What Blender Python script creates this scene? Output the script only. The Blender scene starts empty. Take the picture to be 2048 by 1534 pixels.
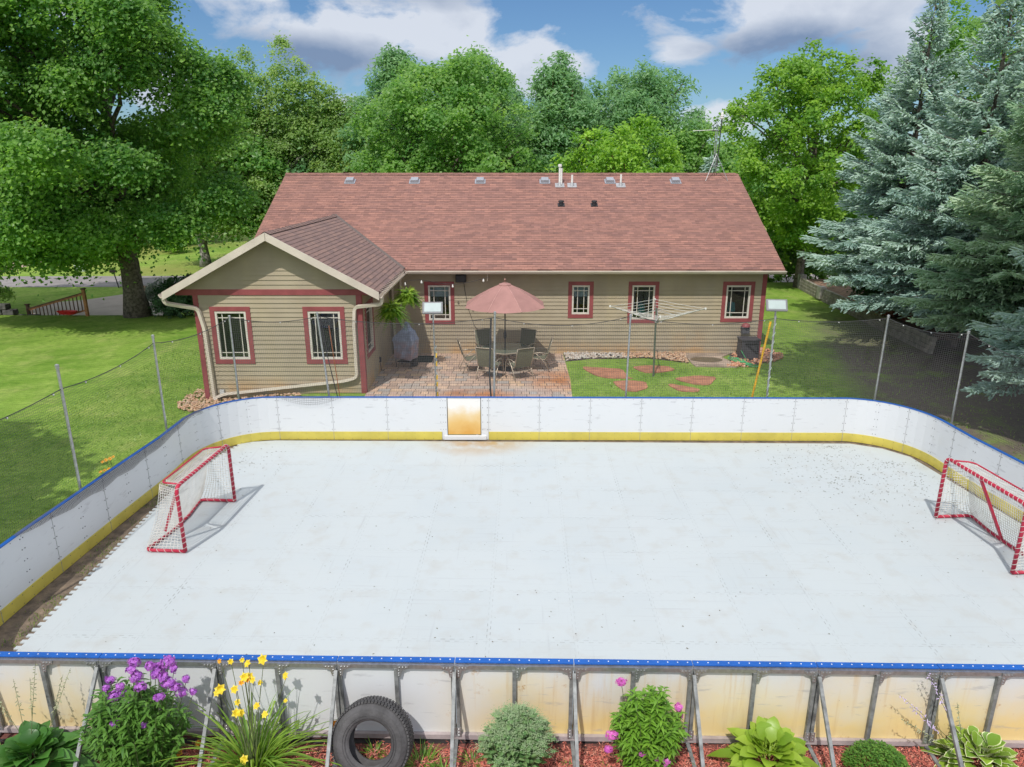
import bpy, math, random
import numpy as np
from mathutils import Vector, Matrix
R = math.radians
random.seed(7)
C = bpy.data.collections.new('place'); bpy.context.scene.collection.children.link(C)
S = bpy.context.scene

# ------------------------------------------------------------------ camera
cd = bpy.data.cameras.new('camera'); cam = bpy.data.objects.new('camera', cd); C.objects.link(cam)
cam.location = (0, 0, 6.14); cam.rotation_euler = (R(90 - 16.7), 0, 0)
cd.sensor_width = 36; cd.lens = 1420 / 2048 * 36; cd.clip_end = 3000
S.camera = cam
# ------------------------------------------------------------------ light
SUN_AZ = math.atan2(-0.23, -0.68)          # where the sun stands, seen from the scene
EL = math.atan(1 / math.hypot(.23, .68))
sd = bpy.data.lights.new('sun', 'SUN'); sun = bpy.data.objects.new('sun', sd); C.objects.link(sun)
sd.energy = 3.5; sd.angle = R(.55); sd.color = (1, .955, .89)
sun.rotation_euler = Vector((.23, .68, -1)).to_track_quat('-Z', 'Y').to_euler()
W = bpy.data.worlds.new('World'); S.world = W; W.use_nodes = True
S.view_settings.view_transform = 'Standard'; S.view_settings.look = 'None'
S.view_settings.exposure = -0.07; S.view_settings.gamma = 1
S.cycles.max_bounces = 8; S.cycles.diffuse_bounces = 4; S.cycles.transmission_bounces = 6; S.cycles.transparent_max_bounces = 16
nt = W.node_tree; nt.nodes.clear()
def N(t, typ, **k):
    n = t.nodes.new(typ)
    for a, b in k.items():
        if a.startswith('i_'):
            n.inputs[a[2:].replace('_', ' ')].default_value = b
        else: setattr(n, a, b)
    return n
def mth(t, op, a, b=None, clamp=False):
    n = t.nodes.new('ShaderNodeMath'); n.operation = op; n.use_clamp = clamp
    for i, v in enumerate((a, b)):
        if v is None: continue
        if isinstance(v, (int, float)): n.inputs[i].default_value = v
        else: t.links.new(v, n.inputs[i])
    return n.outputs[0]
def mixc(t, fac, a, b, mode='MIX'):
    n = t.nodes.new('ShaderNodeMix'); n.data_type = 'RGBA'; n.blend_type = mode
    for s, v in ((n.inputs[0], fac), (n.inputs[6], a), (n.inputs[7], b)):
        if isinstance(v, (int, float)): s.default_value = v
        elif isinstance(v, tuple): s.default_value = v + (1,) * (4 - len(v))
        else: t.links.new(v, s)
    return n.outputs[2]
def ramp(t, fac, p0, p1, c0=(0, 0, 0, 1), c1=(1, 1, 1, 1)):
    n = t.nodes.new('ShaderNodeValToRGB'); e = n.color_ramp.elements
    e[0].position = p0; e[1].position = p1; e[0].color = c0; e[1].color = c1
    t.links.new(fac, n.inputs[0]); return n.outputs[0]
sky = N(nt, 'ShaderNodeTexSky', sky_type='NISHITA', sun_disc=False, sun_elevation=EL, altitude=300, air_density=1.2, dust_density=.3, ozone_density=3.5)
sky.sun_rotation = math.atan2(-.23, -.68)
tc = N(nt, 'ShaderNodeTexCoord')
# clouds: noise laid over the sky directions, gathered into the banks the day has
sep = N(nt, 'ShaderNodeSeparateXYZ'); nt.links.new(tc.outputs['Generated'], sep.inputs[0])
mp = N(nt, 'ShaderNodeMapping'); mp.inputs['Scale'].default_value = (1, 1, 1.7); nt.links.new(tc.outputs['Generated'], mp.inputs[0])
n1 = N(nt, 'ShaderNodeTexNoise', i_Scale=9.5, i_Detail=10.0, i_Roughness=.58, i_Distortion=.25); nt.links.new(mp.outputs[0], n1.inputs['Vector'])
n2 = N(nt, 'ShaderNodeTexNoise', i_Scale=3.2, i_Detail=5.0, i_Roughness=.5); nt.links.new(mp.outputs[0], n2.inputs['Vector'])
def bank(az, el, raz, rel):
    # soft ellipse round the direction (azimuth east of the camera's, elevation) in degrees
    x = mth(nt, 'ARCTAN2', sep.outputs[0], sep.outputs[1]); z = mth(nt, 'ARCSINE', sep.outputs[2])
    dx = mth(nt, 'DIVIDE', mth(nt, 'SUBTRACT', x, R(az)), R(raz)); dz = mth(nt, 'DIVIDE', mth(nt, 'SUBTRACT', z, R(el)), R(rel))
    d = mth(nt, 'SQRT', mth(nt, 'ADD', mth(nt, 'MULTIPLY', dx, dx), mth(nt, 'MULTIPLY', dz, dz)))
    return mth(nt, 'SUBTRACT', 1, d, True)
BANKS = [(-11, 14.2, 19, 6.5), (-5, 9.3, 9, 3.6), (-12, 8.8, 11, 4.0), (2, 8.0, 7, 3.6), (20, 11, 11, 4.8), (26, 7.5, 7, 3.6), (-23, 5.5, 5, 3.5), (12.5, 8.0, 3.4, 1.6), (15, 3.6, 5, 2.2), (-12, 3.6, 6, 2.6), (-30, 13, 8, 6), (5, 3.2, 6, 1.8)]
m = None
for b in BANKS:
    v = bank(*b); m = v if m is None else mth(nt, 'MAXIMUM', m, v)
far = mth(nt, 'MULTIPLY', n2.outputs[0], 1.5)                   # unseen cloud added over the rest of the sky, to fill the shadows
behind = mth(nt, 'MAXIMUM', mth(nt, 'LESS_THAN', sep.outputs[1], 0.3), mth(nt, 'GREATER_THAN', sep.outputs[2], .42))
m = mth(nt, 'MAXIMUM', m, mth(nt, 'MULTIPLY', far, behind))
dens = mth(nt, 'ADD', mth(nt, 'MULTIPLY', m, .95), mth(nt, 'MULTIPLY', mth(nt, 'SUBTRACT', n1.outputs[0], .5), 2.1))
cov = ramp(nt, dens, .27, .56)
# clouds are darker in their thick undersides
thick = ramp(nt, mth(nt, 'ADD', mth(nt, 'ADD', mth(nt, 'MULTIPLY', n2.outputs[0], .55), mth(nt, 'MULTIPLY', n1.outputs[0], .45)), mth(nt, 'ADD', mth(nt, 'MULTIPLY', bank(-9, 15.5, 15, 5.0), .7), mth(nt, 'MAXIMUM', mth(nt, 'MULTIPLY', bank(-14, 7.6, 12, 2.2), .4), mth(nt, 'MULTIPLY', bank(20, 7.5, 9, 2.6), .4)))), .50, .82)
ccol = mixc(nt, thick, (.78, .82, .90), (.22, .30, .46))
ccol = mixc(nt, 1.0, ccol, mixc(nt, behind, (1., 1., 1.), (1.4, 1.38, 1.36)), 'MULTIPLY')  # clouds out of view made brighter than those in view, for more fill
skyc = mixc(nt, 1.0, sky.outputs[0], (.60, .78, .98), 'MULTIPLY')
bgs = N(nt, 'ShaderNodeBackground', i_Strength=.10); nt.links.new(skyc, bgs.inputs[0])
bgc = N(nt, 'ShaderNodeBackground', i_Strength=1.0); nt.links.new(ccol, bgc.inputs[0])
mx = N(nt, 'ShaderNodeMixShader'); nt.links.new(mth(nt, 'MULTIPLY', cov, .88), mx.inputs[0]); nt.links.new(bgs.outputs[0], mx.inputs[1]); nt.links.new(bgc.outputs[0], mx.inputs[2])
wo = N(nt, 'ShaderNodeOutputWorld'); nt.links.new(mx.outputs[0], wo.inputs[0])

# ------------------------------------------------------------------ measuring helpers (metres; the site plan was surveyed from the camera's station)
_f = 1420.; _H = 6.14; _p = R(16.7)
def at(px, py, Y):
    u = (px - 1024) / _f; v = (py - 767) / _f
    dy = math.cos(_p) - v * math.sin(_p); dz = -math.sin(_p) - v * math.cos(_p); t = Y / dy
    return Vector((u * t, Y, _H + dz * t))
def gr(px, py, h=0):
    u = (px - 1024) / _f; v = (py - 767) / _f
    dy = math.cos(_p) - v * math.sin(_p); dz = -math.sin(_p) - v * math.cos(_p); t = (h - _H) / dz
    return Vector((u * t, dy * t, h))

# ------------------------------------------------------------------ materials
MATS = {}
def mat(name, col, rough=.6, metal=0, var=.12, scale=6, bump=0, bscale=60, col2=None, spec=.4):
    if name in MATS: return MATS[name]
    m = bpy.data.materials.new(name); m.use_nodes = True; t = m.node_tree
    b = t.nodes['Principled BSDF']; b.inputs['Roughness'].default_value = rough; b.inputs['Metallic'].default_value = metal
    b.inputs['Specular IOR Level'].default_value = spec
    tcn = N(t, 'ShaderNodeTexCoord'); nz = N(t, 'ShaderNodeTexNoise', i_Scale=scale, i_Detail=6.0, i_Roughness=.6)
    t.links.new(tcn.outputs['Object'], nz.inputs['Vector'])
    c2 = col2 or tuple(c * (1 - 2.2 * var) for c in col); c1 = tuple(min(1, c * (1 + var)) for c in col)
    t.links.new(mixc(t, ramp(t, nz.outputs[0], .3, .7), c2, c1), b.inputs['Base Color'])
    if bump:
        n2 = N(t, 'ShaderNodeTexNoise', i_Scale=bscale, i_Detail=4.0); t.links.new(tcn.outputs['Object'], n2.inputs['Vector'])
        bn = N(t, 'ShaderNodeBump', i_Strength=bump, i_Distance=.02); t.links.new(n2.outputs[0], bn.inputs['Height']); t.links.new(bn.outputs[0], b.inputs['Normal'])
    MATS[name] = m; return m
def leafmat(name, a, b, trans=.35, gloss=.42, col3=None):
    # a..b is the spread of leaf colour on the plant, carried per leaf by the 'tint' attribute
    if name in MATS: return MATS[name]
    m = bpy.data.materials.new(name); m.use_nodes = True; t = m.node_tree; t.nodes.clear()
    at_ = N(t, 'ShaderNodeAttribute', attribute_name='tint')
    c = mixc(t, at_.outputs['Fac'], a, b)
    pr = N(t, 'ShaderNodeBsdfPrincipled', i_Roughness=gloss); pr.inputs['Specular IOR Level'].default_value = .5
    t.links.new(c, pr.inputs['Base Color'])
    tr = N(t, 'ShaderNodeBsdfTranslucent'); t.links.new(mixc(t, 1.0, c, (1.45, 1.4, .8), 'MULTIPLY'), tr.inputs[0])
    mxs = N(t, 'ShaderNodeMixShader', i_Fac=trans); t.links.new(pr.outputs[0], mxs.inputs[1]); t.links.new(tr.outputs[0], mxs.inputs[2])
    o = N(t, 'ShaderNodeOutputMaterial'); t.links.new(mxs.outputs[0], o.inputs[0])
    MATS[name] = m; return m
def glassmat():
    m = bpy.data.materials.new('window_glass'); m.use_nodes = True; t = m.node_tree; t.nodes.clear()
    fr = N(t, 'ShaderNodeFresnel', i_IOR=1.6); tr = N(t, 'ShaderNodeBsdfTransparent'); tr.inputs[0].default_value = (.8, .84, .84, 1)
    gl = N(t, 'ShaderNodeBsdfGlossy', i_Roughness=.01)
    mx = N(t, 'ShaderNodeMixShader'); t.links.new(mth(t, 'ADD', mth(t, 'MULTIPLY', fr.outputs[0], 1.1), .02, True), mx.inputs[0])
    t.links.new(tr.outputs[0], mx.inputs[1]); t.links.new(gl.outputs[0], mx.inputs[2])
    o = N(t, 'ShaderNodeOutputMaterial'); t.links.new(mx.outputs[0], o.inputs[0]); return m
def netmat(name, col, cell=.045, w=.075):
    m = bpy.data.materials.new(name); m.use_nodes = True; t = m.node_tree; t.nodes.clear()
    uv = N(t, 'ShaderNodeUVMap'); sp = N(t, 'ShaderNodeSeparateXYZ'); t.links.new(uv.outputs[0], sp.inputs[0])
    ms = []
    for k in (0, 1):
        fr = mth(t, 'FRACT', mth(t, 'DIVIDE', sp.outputs[k], cell)); ms.append(mth(t, 'LESS_THAN', fr, w))
    a = mth(t, 'MAXIMUM', ms[0], ms[1])
    d = N(t, 'ShaderNodeBsdfDiffuse'); d.inputs[0].default_value = col + (1,)
    tr = N(t, 'ShaderNodeBsdfTransparent'); mx = N(t, 'ShaderNodeMixShader')
    t.links.new(a, mx.inputs[0]); t.links.new(tr.outputs[0], mx.inputs[1]); t.links.new(d.outputs[0], mx.inputs[2])
    o = N(t, 'ShaderNodeOutputMaterial'); t.links.new(mx.outputs[0], o.inputs[0]); return m

# ------------------------------------------------------------------ object helpers
def wloc(p):
    v = Vector((0, 0, 0))
    while p: v = v + Vector(p.location); p = p.parent
    return v
def tag(o, label=None, cat=None, group=None, kind=None):
    for k, v in (('label', label), ('category', cat), ('group', group), ('kind', kind)):
        if v: o[k] = v
    return o
def thing(name, loc, label, cat, group=None, rz=0):
    o = bpy.data.objects.new(name, None); C.objects.link(o); o.location = loc; o.rotation_euler = (0, 0, rz)
    o.empty_display_size = .2
    return tag(o, label, cat, group)
class MB:
    def __init__(s): s.v = []; s.f = []; s.uv = {}; s.t = None
    def add(s, vs, fs, uvs=None):
        n = len(s.v); s.v += [tuple(v) for v in vs]
        for i, f in enumerate(fs):
            if uvs: s.uv[len(s.f)] = uvs[i]
            s.f.append(tuple(n + j for j in f))
        return s
    def box(s, c, d, rot=None, taper=1.0):
        x, y, z = d[0] / 2, d[1] / 2, d[2] / 2
        vs = [Vector((sx * x * (taper if sz > 0 else 1), sy * y * (taper if sz > 0 else 1), sz * z)) for sz in (-1, 1) for sx, sy in ((-1, -1), (1, -1), (1, 1), (-1, 1))]
        if rot is not None: vs = [rot @ v for v in vs]
        vs = [v + Vector(c) for v in vs]
        return s.add(vs, [(3, 2, 1, 0), (4, 5, 6, 7), (0, 1, 5, 4), (1, 2, 6, 5), (2, 3, 7, 6), (3, 0, 4, 7)])
    def ext(s, x0, x1, y0, y1, z0, z1): return s.box(((x0 + x1) / 2, (y0 + y1) / 2, (z0 + z1) / 2), (abs(x1 - x0), abs(y1 - y0), abs(z1 - z0)))
    def bar(s, a, b, w, h=None, up=(0, 0, 1)):
        # rectangular bar from a to b
        a = Vector(a); b = Vector(b); h = h or w; d = b - a; L = d.length; d.normalize(); u = Vector(up)
        if abs(d.dot(u)) > .98: u = Vector((0, 1, 0))
        x = d.cross(u).normalized(); z = x.cross(d)
        return s.box((a + b) / 2, (w, L, h), Matrix((x, d, z)).transposed())
    def tube(s, path, r, n=8, cap=True):
        P = [Vector(p) for p in path]; rr = r if isinstance(r, (list, tuple)) else [r] * len(P)
        vs = []; x = None
        for i, p in enumerate(P):
            d = (P[min(i + 1, len(P) - 1)] - P[max(i - 1, 0)]).normalized()
            if x is None:
                x = d.orthogonal().normalized()
                if n == 4: x = d.cross(Vector((0, 0, 1)) if abs(d.z) < .9 else Vector((0, 1, 0))).normalized(); x = (x + d.cross(x)).normalized()
            x = (x - d * x.dot(d)).normalized(); y = d.cross(x)
            for k in range(n):
                a = 2 * math.pi * k / n; vs.append(p + (x * math.cos(a) + y * math.sin(a)) * rr[i])
        fs = [(i * n + k, i * n + (k + 1) % n, (i + 1) * n + (k + 1) % n, (i + 1) * n + k) for i in range(len(P) - 1) for k in range(n)]
        if cap: fs += [tuple(range(n - 1, -1, -1)), tuple((len(P) - 1) * n + k for k in range(n))]
        return s.add(vs, fs)
    def lathe(s, prof, c=(0, 0, 0), n=24, axis='z', cap=False):
        vs = []
        for r_, z in prof:
            for k in range(n):
                a = 2 * math.pi * k / n
                p = (r_ * math.cos(a), r_ * math.sin(a), z) if axis == 'z' else (z, r_ * math.cos(a), r_ * math.sin(a)) if axis == 'x' else (r_ * math.cos(a), z, -r_ * math.sin(a))
                vs.append(Vector(p) + Vector(c))
        m = len(prof); fs = [(i * n + k, i * n + (k + 1) % n, (i + 1) * n + (k + 1) % n, (i + 1) * n + k) for i in range(m - 1) for k in range(n)]
        if cap: fs += [tuple(range(n - 1, -1, -1)), tuple((m - 1) * n + k for k in range(n))]
        return s.add(vs, fs)
    def loft(s, rings, cap=True):
        n = len(rings[0]); vs = [p for r in rings for p in r]
        fs = [(i * n + k, i * n + (k + 1) % n, (i + 1) * n + (k + 1) % n, (i + 1) * n + k) for i in range(len(rings) - 1) for k in range(n)]
        if cap: fs += [tuple(range(n - 1, -1, -1)), tuple((len(rings) - 1) * n + k for k in range(n))]
        return s.add(vs, fs)
    def prism(s, poly, z0, z1):
        n = len(poly); vs = [(x, y, z0) for x, y in poly] + [(x, y, z1) for x, y in poly]
        return s.add(vs, [tuple(range(n - 1, -1, -1)), tuple(range(n, 2 * n))] + [(k, (k + 1) % n, n + (k + 1) % n, n + k) for k in range(n)])
    def build(s, name, m, parent=None, origin=None, smooth=False, bevel=0):
        off = wloc(parent) if parent else Vector((0, 0, 0))
        if origin is not None: off = off + Vector(origin) - (wloc(parent) if parent else Vector((0, 0, 0)))
        V = [(v[0] - off.x, v[1] - off.y, v[2] - off.z) for v in s.v]
        me = bpy.data.meshes.new(name); me.from_pydata(V, [], s.f)
        if s.uv:
            ul = me.uv_layers.new(name='UVMap')
            for pi, poly in enumerate(me.polygons):
                if pi in s.uv:
                    for li, uv in zip(poly.loop_indices, s.uv[pi]): ul.data[li].uv = uv
        if s.t is not None:
            a = me.attributes.new('tint', 'FLOAT', 'POINT'); a.data.foreach_set('value', np.asarray(s.t, dtype=np.float32))
        if smooth: me.polygons.foreach_set('use_smooth', [True] * len(me.polygons))
        o = bpy.data.objects.new(name, me); me.materials.append(m); C.objects.link(o)
        if parent: o.parent = parent; o.location = off - wloc(parent)
        elif origin is not None: o.location = origin
        if bevel:
            bm = o.modifiers.new('bevel', 'BEVEL'); bm.width = bevel; bm.segments = 2; bm.limit_method = 'ANGLE'
        return o
def npmesh(name, V, F, m, tint=None, parent=None, origin=(0, 0, 0), smooth=False):
    # V (n,3), F (k,4 or 3) arrays
    off = np.array(origin, dtype=np.float64); V = (V - off).astype(np.float32); F = F.astype(np.int32)
    me = bpy.data.meshes.new(name); k, w = F.shape
    me.vertices.add(len(V)); me.vertices.foreach_set('co', V.ravel())
    me.loops.add(k * w); me.loops.foreach_set('vertex_index', F.ravel())
    me.polygons.add(k); me.polygons.foreach_set('loop_start', np.arange(0, k * w, w, dtype=np.int32))
    me.polygons.foreach_set('use_smooth', np.full(k, smooth))
    if tint is not None:
        a = me.attributes.new('tint', 'FLOAT', 'POINT'); a.data.foreach_set('value', tint.astype(np.float32))
    me.update(calc_edges=True); me.materials.append(m)
    o = bpy.data.objects.new(name, me); C.objects.link(o)
    if parent: o.parent = parent; o.location = Vector(origin) - wloc(parent)
    else: o.location = origin
    return o
def copy_tree(o, parent=None):
    c = o.copy(); C.objects.link(c); c.parent = parent
    for ch in [x for x in C.objects if x.parent == o]: copy_tree(ch, c)
    return c
def ss(a, b, x):
    t = min(1, max(0, (x - a) / (b - a))); return t * t * (3 - 2 * t)

# ------------------------------------------------------------------ ground
def gz(x, y):
    z = -.22 * ss(-5.5, -8.8, x) * ss(16.5, 18.5, y)
    drop = max(ss(32.0, 34.2, y) * ss(-12.5, -15.5, x), ss(40, 47, y))
    z += (-1.0 - z) * drop
    z += .5 * ss(55, 85, y) 
    return z
def lawn_material():
    m = bpy.data.materials.new('lawn'); m.use_nodes = True; t = m.node_tree; b = t.nodes['Principled BSDF']
    b.inputs['Roughness'].default_value = .85; b.inputs['Specular IOR Level'].default_value = .15
    tcn = N(t, 'ShaderNodeTexCoord'); O = tcn.outputs['Object']
    def nz(scale, det=6, rough=.6, vec=O):
        n = N(t, 'ShaderNodeTexNoise', i_Scale=scale, i_Detail=float(det), i_Roughness=rough); t.links.new(vec, n.inputs['Vector']); return n.outputs[0]
    mpp = N(t, 'ShaderNodeMapping'); mpp.inputs['Scale'].default_value = (1, .45, 1); mpp.inputs['Rotation'].default_value = (0, 0, R(12)); t.links.new(O, mpp.inputs[0])
    base = mixc(t, ramp(t, nz(.35, 5), .35, .65), (.15, .275, .035), (.27, .40, .075))
    base = mixc(t, mth(t, 'MULTIPLY', ramp(t, nz(1.3, 6, .65, mpp.outputs[0]), .5, .72), .6), base, (.40, .44, .15))
    base = mixc(t, mth(t, 'MULTIPLY', ramp(t, nz(6, 5), .48, .72), .45), base, (.09, .21, .025))
    fine = nz(55, 3, .7)
    wv = N(t, 'ShaderNodeTexWave', i_Scale=.30, i_Distortion=2.5, i_Detail=2.0); wm = N(t, 'ShaderNodeMapping'); wm.inputs['Rotation'].default_value = (0, 0, R(62)); t.links.new(O, wm.inputs[0]); t.links.new(wm.outputs[0], wv.inputs['Vector'])
    base = mixc(t, mth(t, 'MULTIPLY', wv.outputs['Fac'], .28), base, (.30, .44, .09))
    base = mixc(t, mth(t, 'MULTIPLY', ramp(t, nz(.8, 8, .7), .56, .72), .5), base, (.42, .42, .17))
    base = mixc(t, .75, base, mixc(t, ramp(t, fine, .33, .68), (.38, .42, .33), (1.45, 1.4, 1.3)), 'MULTIPLY')
    sp = N(t, 'ShaderNodeSeparateXYZ'); t.links.new(O, sp.inputs[0])
    ms = N(t, 'ShaderNodeMapping'); ms.inputs['Scale'].default_value = (.35, 1, 1); ms.inputs['Rotation'].default_value = (0, 0, R(-25)); t.links.new(O, ms.inputs[0])
    base = mixc(t, .8, base, mixc(t, ramp(t, nz(9, 6, .75, ms.outputs[0]), .36, .64), (.62, .70, .62), (1.28, 1.22, 1.3)), 'MULTIPLY')
    # drier, yellower turf beyond the road
    dry = mth(t, 'MULTIPLY', ramp(t, mth(t, 'DIVIDE', sp.outputs[1], 100), .44, .52), ramp(t, nz(.16, 4), .40, .62))
    base = mixc(t, mth(t, 'MULTIPLY', dry, .6), base, (.30, .28, .09))
    # thin bare turf under the spruces, darkened and edged to paint in the shade
    shade_edge = mth(t, 'SUBTRACT', mth(t, 'ADD', sp.outputs[0], mth(t, 'MULTIPLY', mth(t, 'ADD', mth(t, 'SUBTRACT', sp.outputs[1], 17), mth(t, 'MULTIPLY', mth(t, 'SUBTRACT', nz(.7, 4), .5), 9)), -.25)), 8.8); bare = mth(t, 'MULTIPLY', ramp(t, mth(t, 'MULTIPLY', shade_edge, .5), 0, .6), ramp(t, mth(t, 'DIVIDE', sp.outputs[1], 100), .24, .34, (1, 1, 1, 1), (0, 0, 0, 1)))
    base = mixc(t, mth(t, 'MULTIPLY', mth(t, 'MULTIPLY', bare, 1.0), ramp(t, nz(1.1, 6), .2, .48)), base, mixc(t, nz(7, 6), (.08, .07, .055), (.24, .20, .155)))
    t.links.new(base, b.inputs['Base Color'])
    bn = N(t, 'ShaderNodeBump', i_Strength=.7, i_Distance=.04); t.links.new(nz(38, 4, .7), bn.inputs['Height']); t.links.new(bn.outputs[0], b.inputs['Normal'])
    return m
xs = np.unique(np.concatenate([np.linspace(-30, 30, 90), np.linspace(-700, -30, 16), np.linspace(30, 700, 16)]))
ys = np.unique(np.concatenate([np.linspace(-60, 10, 15), np.linspace(10, 60, 120), np.linspace(60, 1200, 20)]))
GX, GY = np.meshgrid(xs, ys); nx, ny = len(xs), len(ys)
GZ = np.array([gz(a, b) for a, b in zip(GX.ravel(), GY.ravel())])
idx = np.arange(nx * ny).reshape(ny, nx)
GF = np.stack([idx[:-1, :-1], idx[:-1, 1:], idx[1:, 1:], idx[1:, :-1]], -1).reshape(-1, 4)
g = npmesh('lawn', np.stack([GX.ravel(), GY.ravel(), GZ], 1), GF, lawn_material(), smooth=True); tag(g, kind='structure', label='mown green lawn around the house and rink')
def sheet(name, poly, m, lift, label=None, kind='structure', sub=0):
    mb = MB(); mb.add([(x, y, gz(x, y) + lift) for x, y in poly], [tuple(range(len(poly)))])
    return tag(mb.build(name, m), kind=kind, label=label)
asph = mat('asphalt', (.27, .245, .245), .9, var=.1, scale=1.2, bump=.3, bscale=40)
rd = MB()
RX = [-200 + 10 * i for i in range(34)]
for i in range(len(RX) - 1):
    a, b = RX[i], RX[i + 1]
    yc = lambda x: 45.4 + .02 * (x + 20)
    rd.add([(a, yc(a), -.99), (b, yc(b), -.99), (b, yc(b) + 4.9, -.99), (a, yc(a) + 4.9, -.99)], [(0, 1, 2, 3)])
tag(rd.build('road', asph), kind='structure', label='grey asphalt road across the left background')
dp = [gr(*q, -1)[:2] for q in [(60, 618), (100, 606), (172, 600), (253, 588), (301, 570), (352, 574), (356, 640), (170, 646), (60, 640)]]
dv = MB().add([(x, y, -.985) for x, y in dp], [tuple(range(len(dp)))])
tag(dv.build('driveway', mat('driveway_concrete', (.42, .36, .32), .9, var=.08, scale=1)), kind='structure')
dirtm = mat('dirt', (.20, .15, .105), .95, var=.35, scale=5, bump=.8, bscale=25, col2=(.075, .06, .05))
tag(MB().add([(p.x, p.y, -.975) for p in [gr(*q, -1) for q in [(-40, 548), (0, 545), (70, 530), (95, 524), (60, 519), (0, 528), (-40, 535)]]], [tuple(range(7))]).build('gravel_track', mat('track', (.42, .32, .24), .95)), kind='structure')

# ------------------------------------------------------------------ foliage builders
def leaves(rng, P, Nrm, L, Wd, tint, droop=.0):
    # kite-shaped leaves at P facing Nrm
    n = len(P); Nrm = Nrm / (np.linalg.norm(Nrm, axis=1, keepdims=True) + 1e-9)
    r = rng.normal(size=(n, 3)); T = np.cross(Nrm, r); T /= np.linalg.norm(T, axis=1, keepdims=True) + 1e-9
    B = np.cross(Nrm, T); L = np.asarray(L).reshape(-1, 1) * np.ones((n, 1)); Wd = np.asarray(Wd).reshape(-1, 1) * np.ones((n, 1))
    v0 = P - T * L * .5; v2 = P + T * L * .5; v1 = P + B * Wd * .5 - T * L * .08 + Nrm * Wd * .18; v3 = P - B * Wd * .5 - T * L * .08 + Nrm * Wd * .18
    V = np.stack([v0, v1, v2, v3], 1).reshape(-1, 3); F = np.arange(4 * n).reshape(-1, 4)
    return V, F, np.repeat(tint, 4)
def crown_points(rng, lobes, per_m2, sig, flat=.5, upb=.35, fill=.15):
    # leaf clusters over the shell of every lobe
    Ps, Ns, Ts = [], [], []
    ctr = np.mean([l[0] for l in lobes], axis=0)
    for c, r in lobes:
        c = np.array(c); r = np.array(r) * np.ones(3)
        area = 4 * math.pi * (r[0] * r[1] * r[2]) ** (2 / 3); n = max(4, int(area * per_m2 / 45))
        d = rng.normal(size=(n, 3)); d[:, 2] += upb; out = (c - ctr); out = out / (np.linalg.norm(out) + .5); d += out * .6
        d /= np.linalg.norm(d, axis=1, keepdims=True)
        rad = rng.uniform(.72, 1.08, size=(n, 1)); rad[rng.random(n) < fill] *= .6
        cc = c + d * r * rad
        k = rng.integers(28, 62, size=n); rep = np.repeat(np.arange(n), k); tot = len(rep)
        sc = rng.uniform(.6, 1.4, size=n)[rep][:, None]
        off = rng.normal(size=(tot, 3)) * sig * sc; off[:, 2] *= flat
        off[:, 2] -= .35 * (off[:, 0] ** 2 + off[:, 1] ** 2) / (sig * 1.6)
        Ps.append(cc[rep] + off); Ns.append(np.array([-.12, -.42, .72]) + d[rep] * .35 + rng.normal(size=(tot, 3)) * .45)
        lt = rng.uniform(0, 1); ct = np.clip(rng.normal(.38 + .2 * (lt - .5), .2, size=n), 0, 1); Ts.append(np.clip(ct[rep] + rng.normal(0, .1, size=tot), 0, 1))
    return np.concatenate(Ps), np.concatenate(Ns), np.concatenate(Ts)
def envelope(rng, c, rx, rz, n, lobe, shape='oval'):
    # lobes laid over a crown envelope; c = centre, rx = half width, rz = half height
    out = []
    for i in range(n):
        h = 1 - 2 * (i + .5) / n; a = i * 2.39996 + rng.uniform(-.4, .4)
        if shape == 'oval': w = math.sqrt(max(0, 1 - abs(h) ** 2.3))
        elif shape == 'cone': w = max(.05, (1 - h) / 2) ** .75 * 1.05
        elif shape == 'dome': w = math.sqrt(max(0, 1 - h * h)) ** .8 if h > 0 else 1
        elif shape == 'spire': w = 1 if h < -.25 else ((1 - h) / 1.25) ** .62
        elif shape == 'wide': w = math.sqrt(max(0, 1 - abs(h) ** 3)) * (1 if h < .2 else 1 - .25 * (h - .2))
        k = rng.uniform(.45, .98) * (1 if i % 4 else .5)
        lr = lobe * rng.uniform(.7, 1.25)
        x = math.cos(a) * w * rx * k; y = math.sin(a) * w * rx * k; z = h * (rz - lr * .5) + rng.uniform(-.3, .3)
        out.append(((c[0] + x, c[1] + y, c[2] + z), (lr, lr, lr * rng.uniform(.6, .85))))
    if shape != 'wide':
        for i in range(int(n * .7)):
            h = rng.uniform(-.3, 1); a = rng.uniform(0, 2 * math.pi); w = {'oval': math.sqrt(max(0, 1 - abs(h) ** 2.3)), 'dome': math.sqrt(max(0, 1 - h * h)) ** .8 if h > 0 else 1, 'cone': .5, 'spire': min(1, ((1 - h) / 1.25) ** .62)}[shape]
            k = rng.uniform(.98, 1.2); lr = lobe * rng.uniform(.28, .5); out.append(((c[0] + math.cos(a) * w * rx * k, c[1] + math.sin(a) * w * rx * k, c[2] + h * rz * 1.06), (lr, lr, lr * 1.35)))
    return out
def wobble(a, b, n, amp, rng):
    a = Vector(a); b = Vector(b); out = []
    for i in range(n + 1):
        t = i / n; k = math.sin(math.pi * t) * amp
        out.append(a.lerp(b, t) + Vector((rng.uniform(-k, k), rng.uniform(-k, k), rng.uniform(-k, k) * .5)))
    return out
bark = mat('bark', (.16, .135, .11), .95, var=.35, scale=9, bump=1.0, bscale=22)
barkp = mat('pale_bark', (.33, .31, .28), .9, var=.3, scale=6, bump=.5)
barkr = mat('pine_bark', (.28, .14, .085), .95, var=.3, scale=6, bump=.6)
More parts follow.
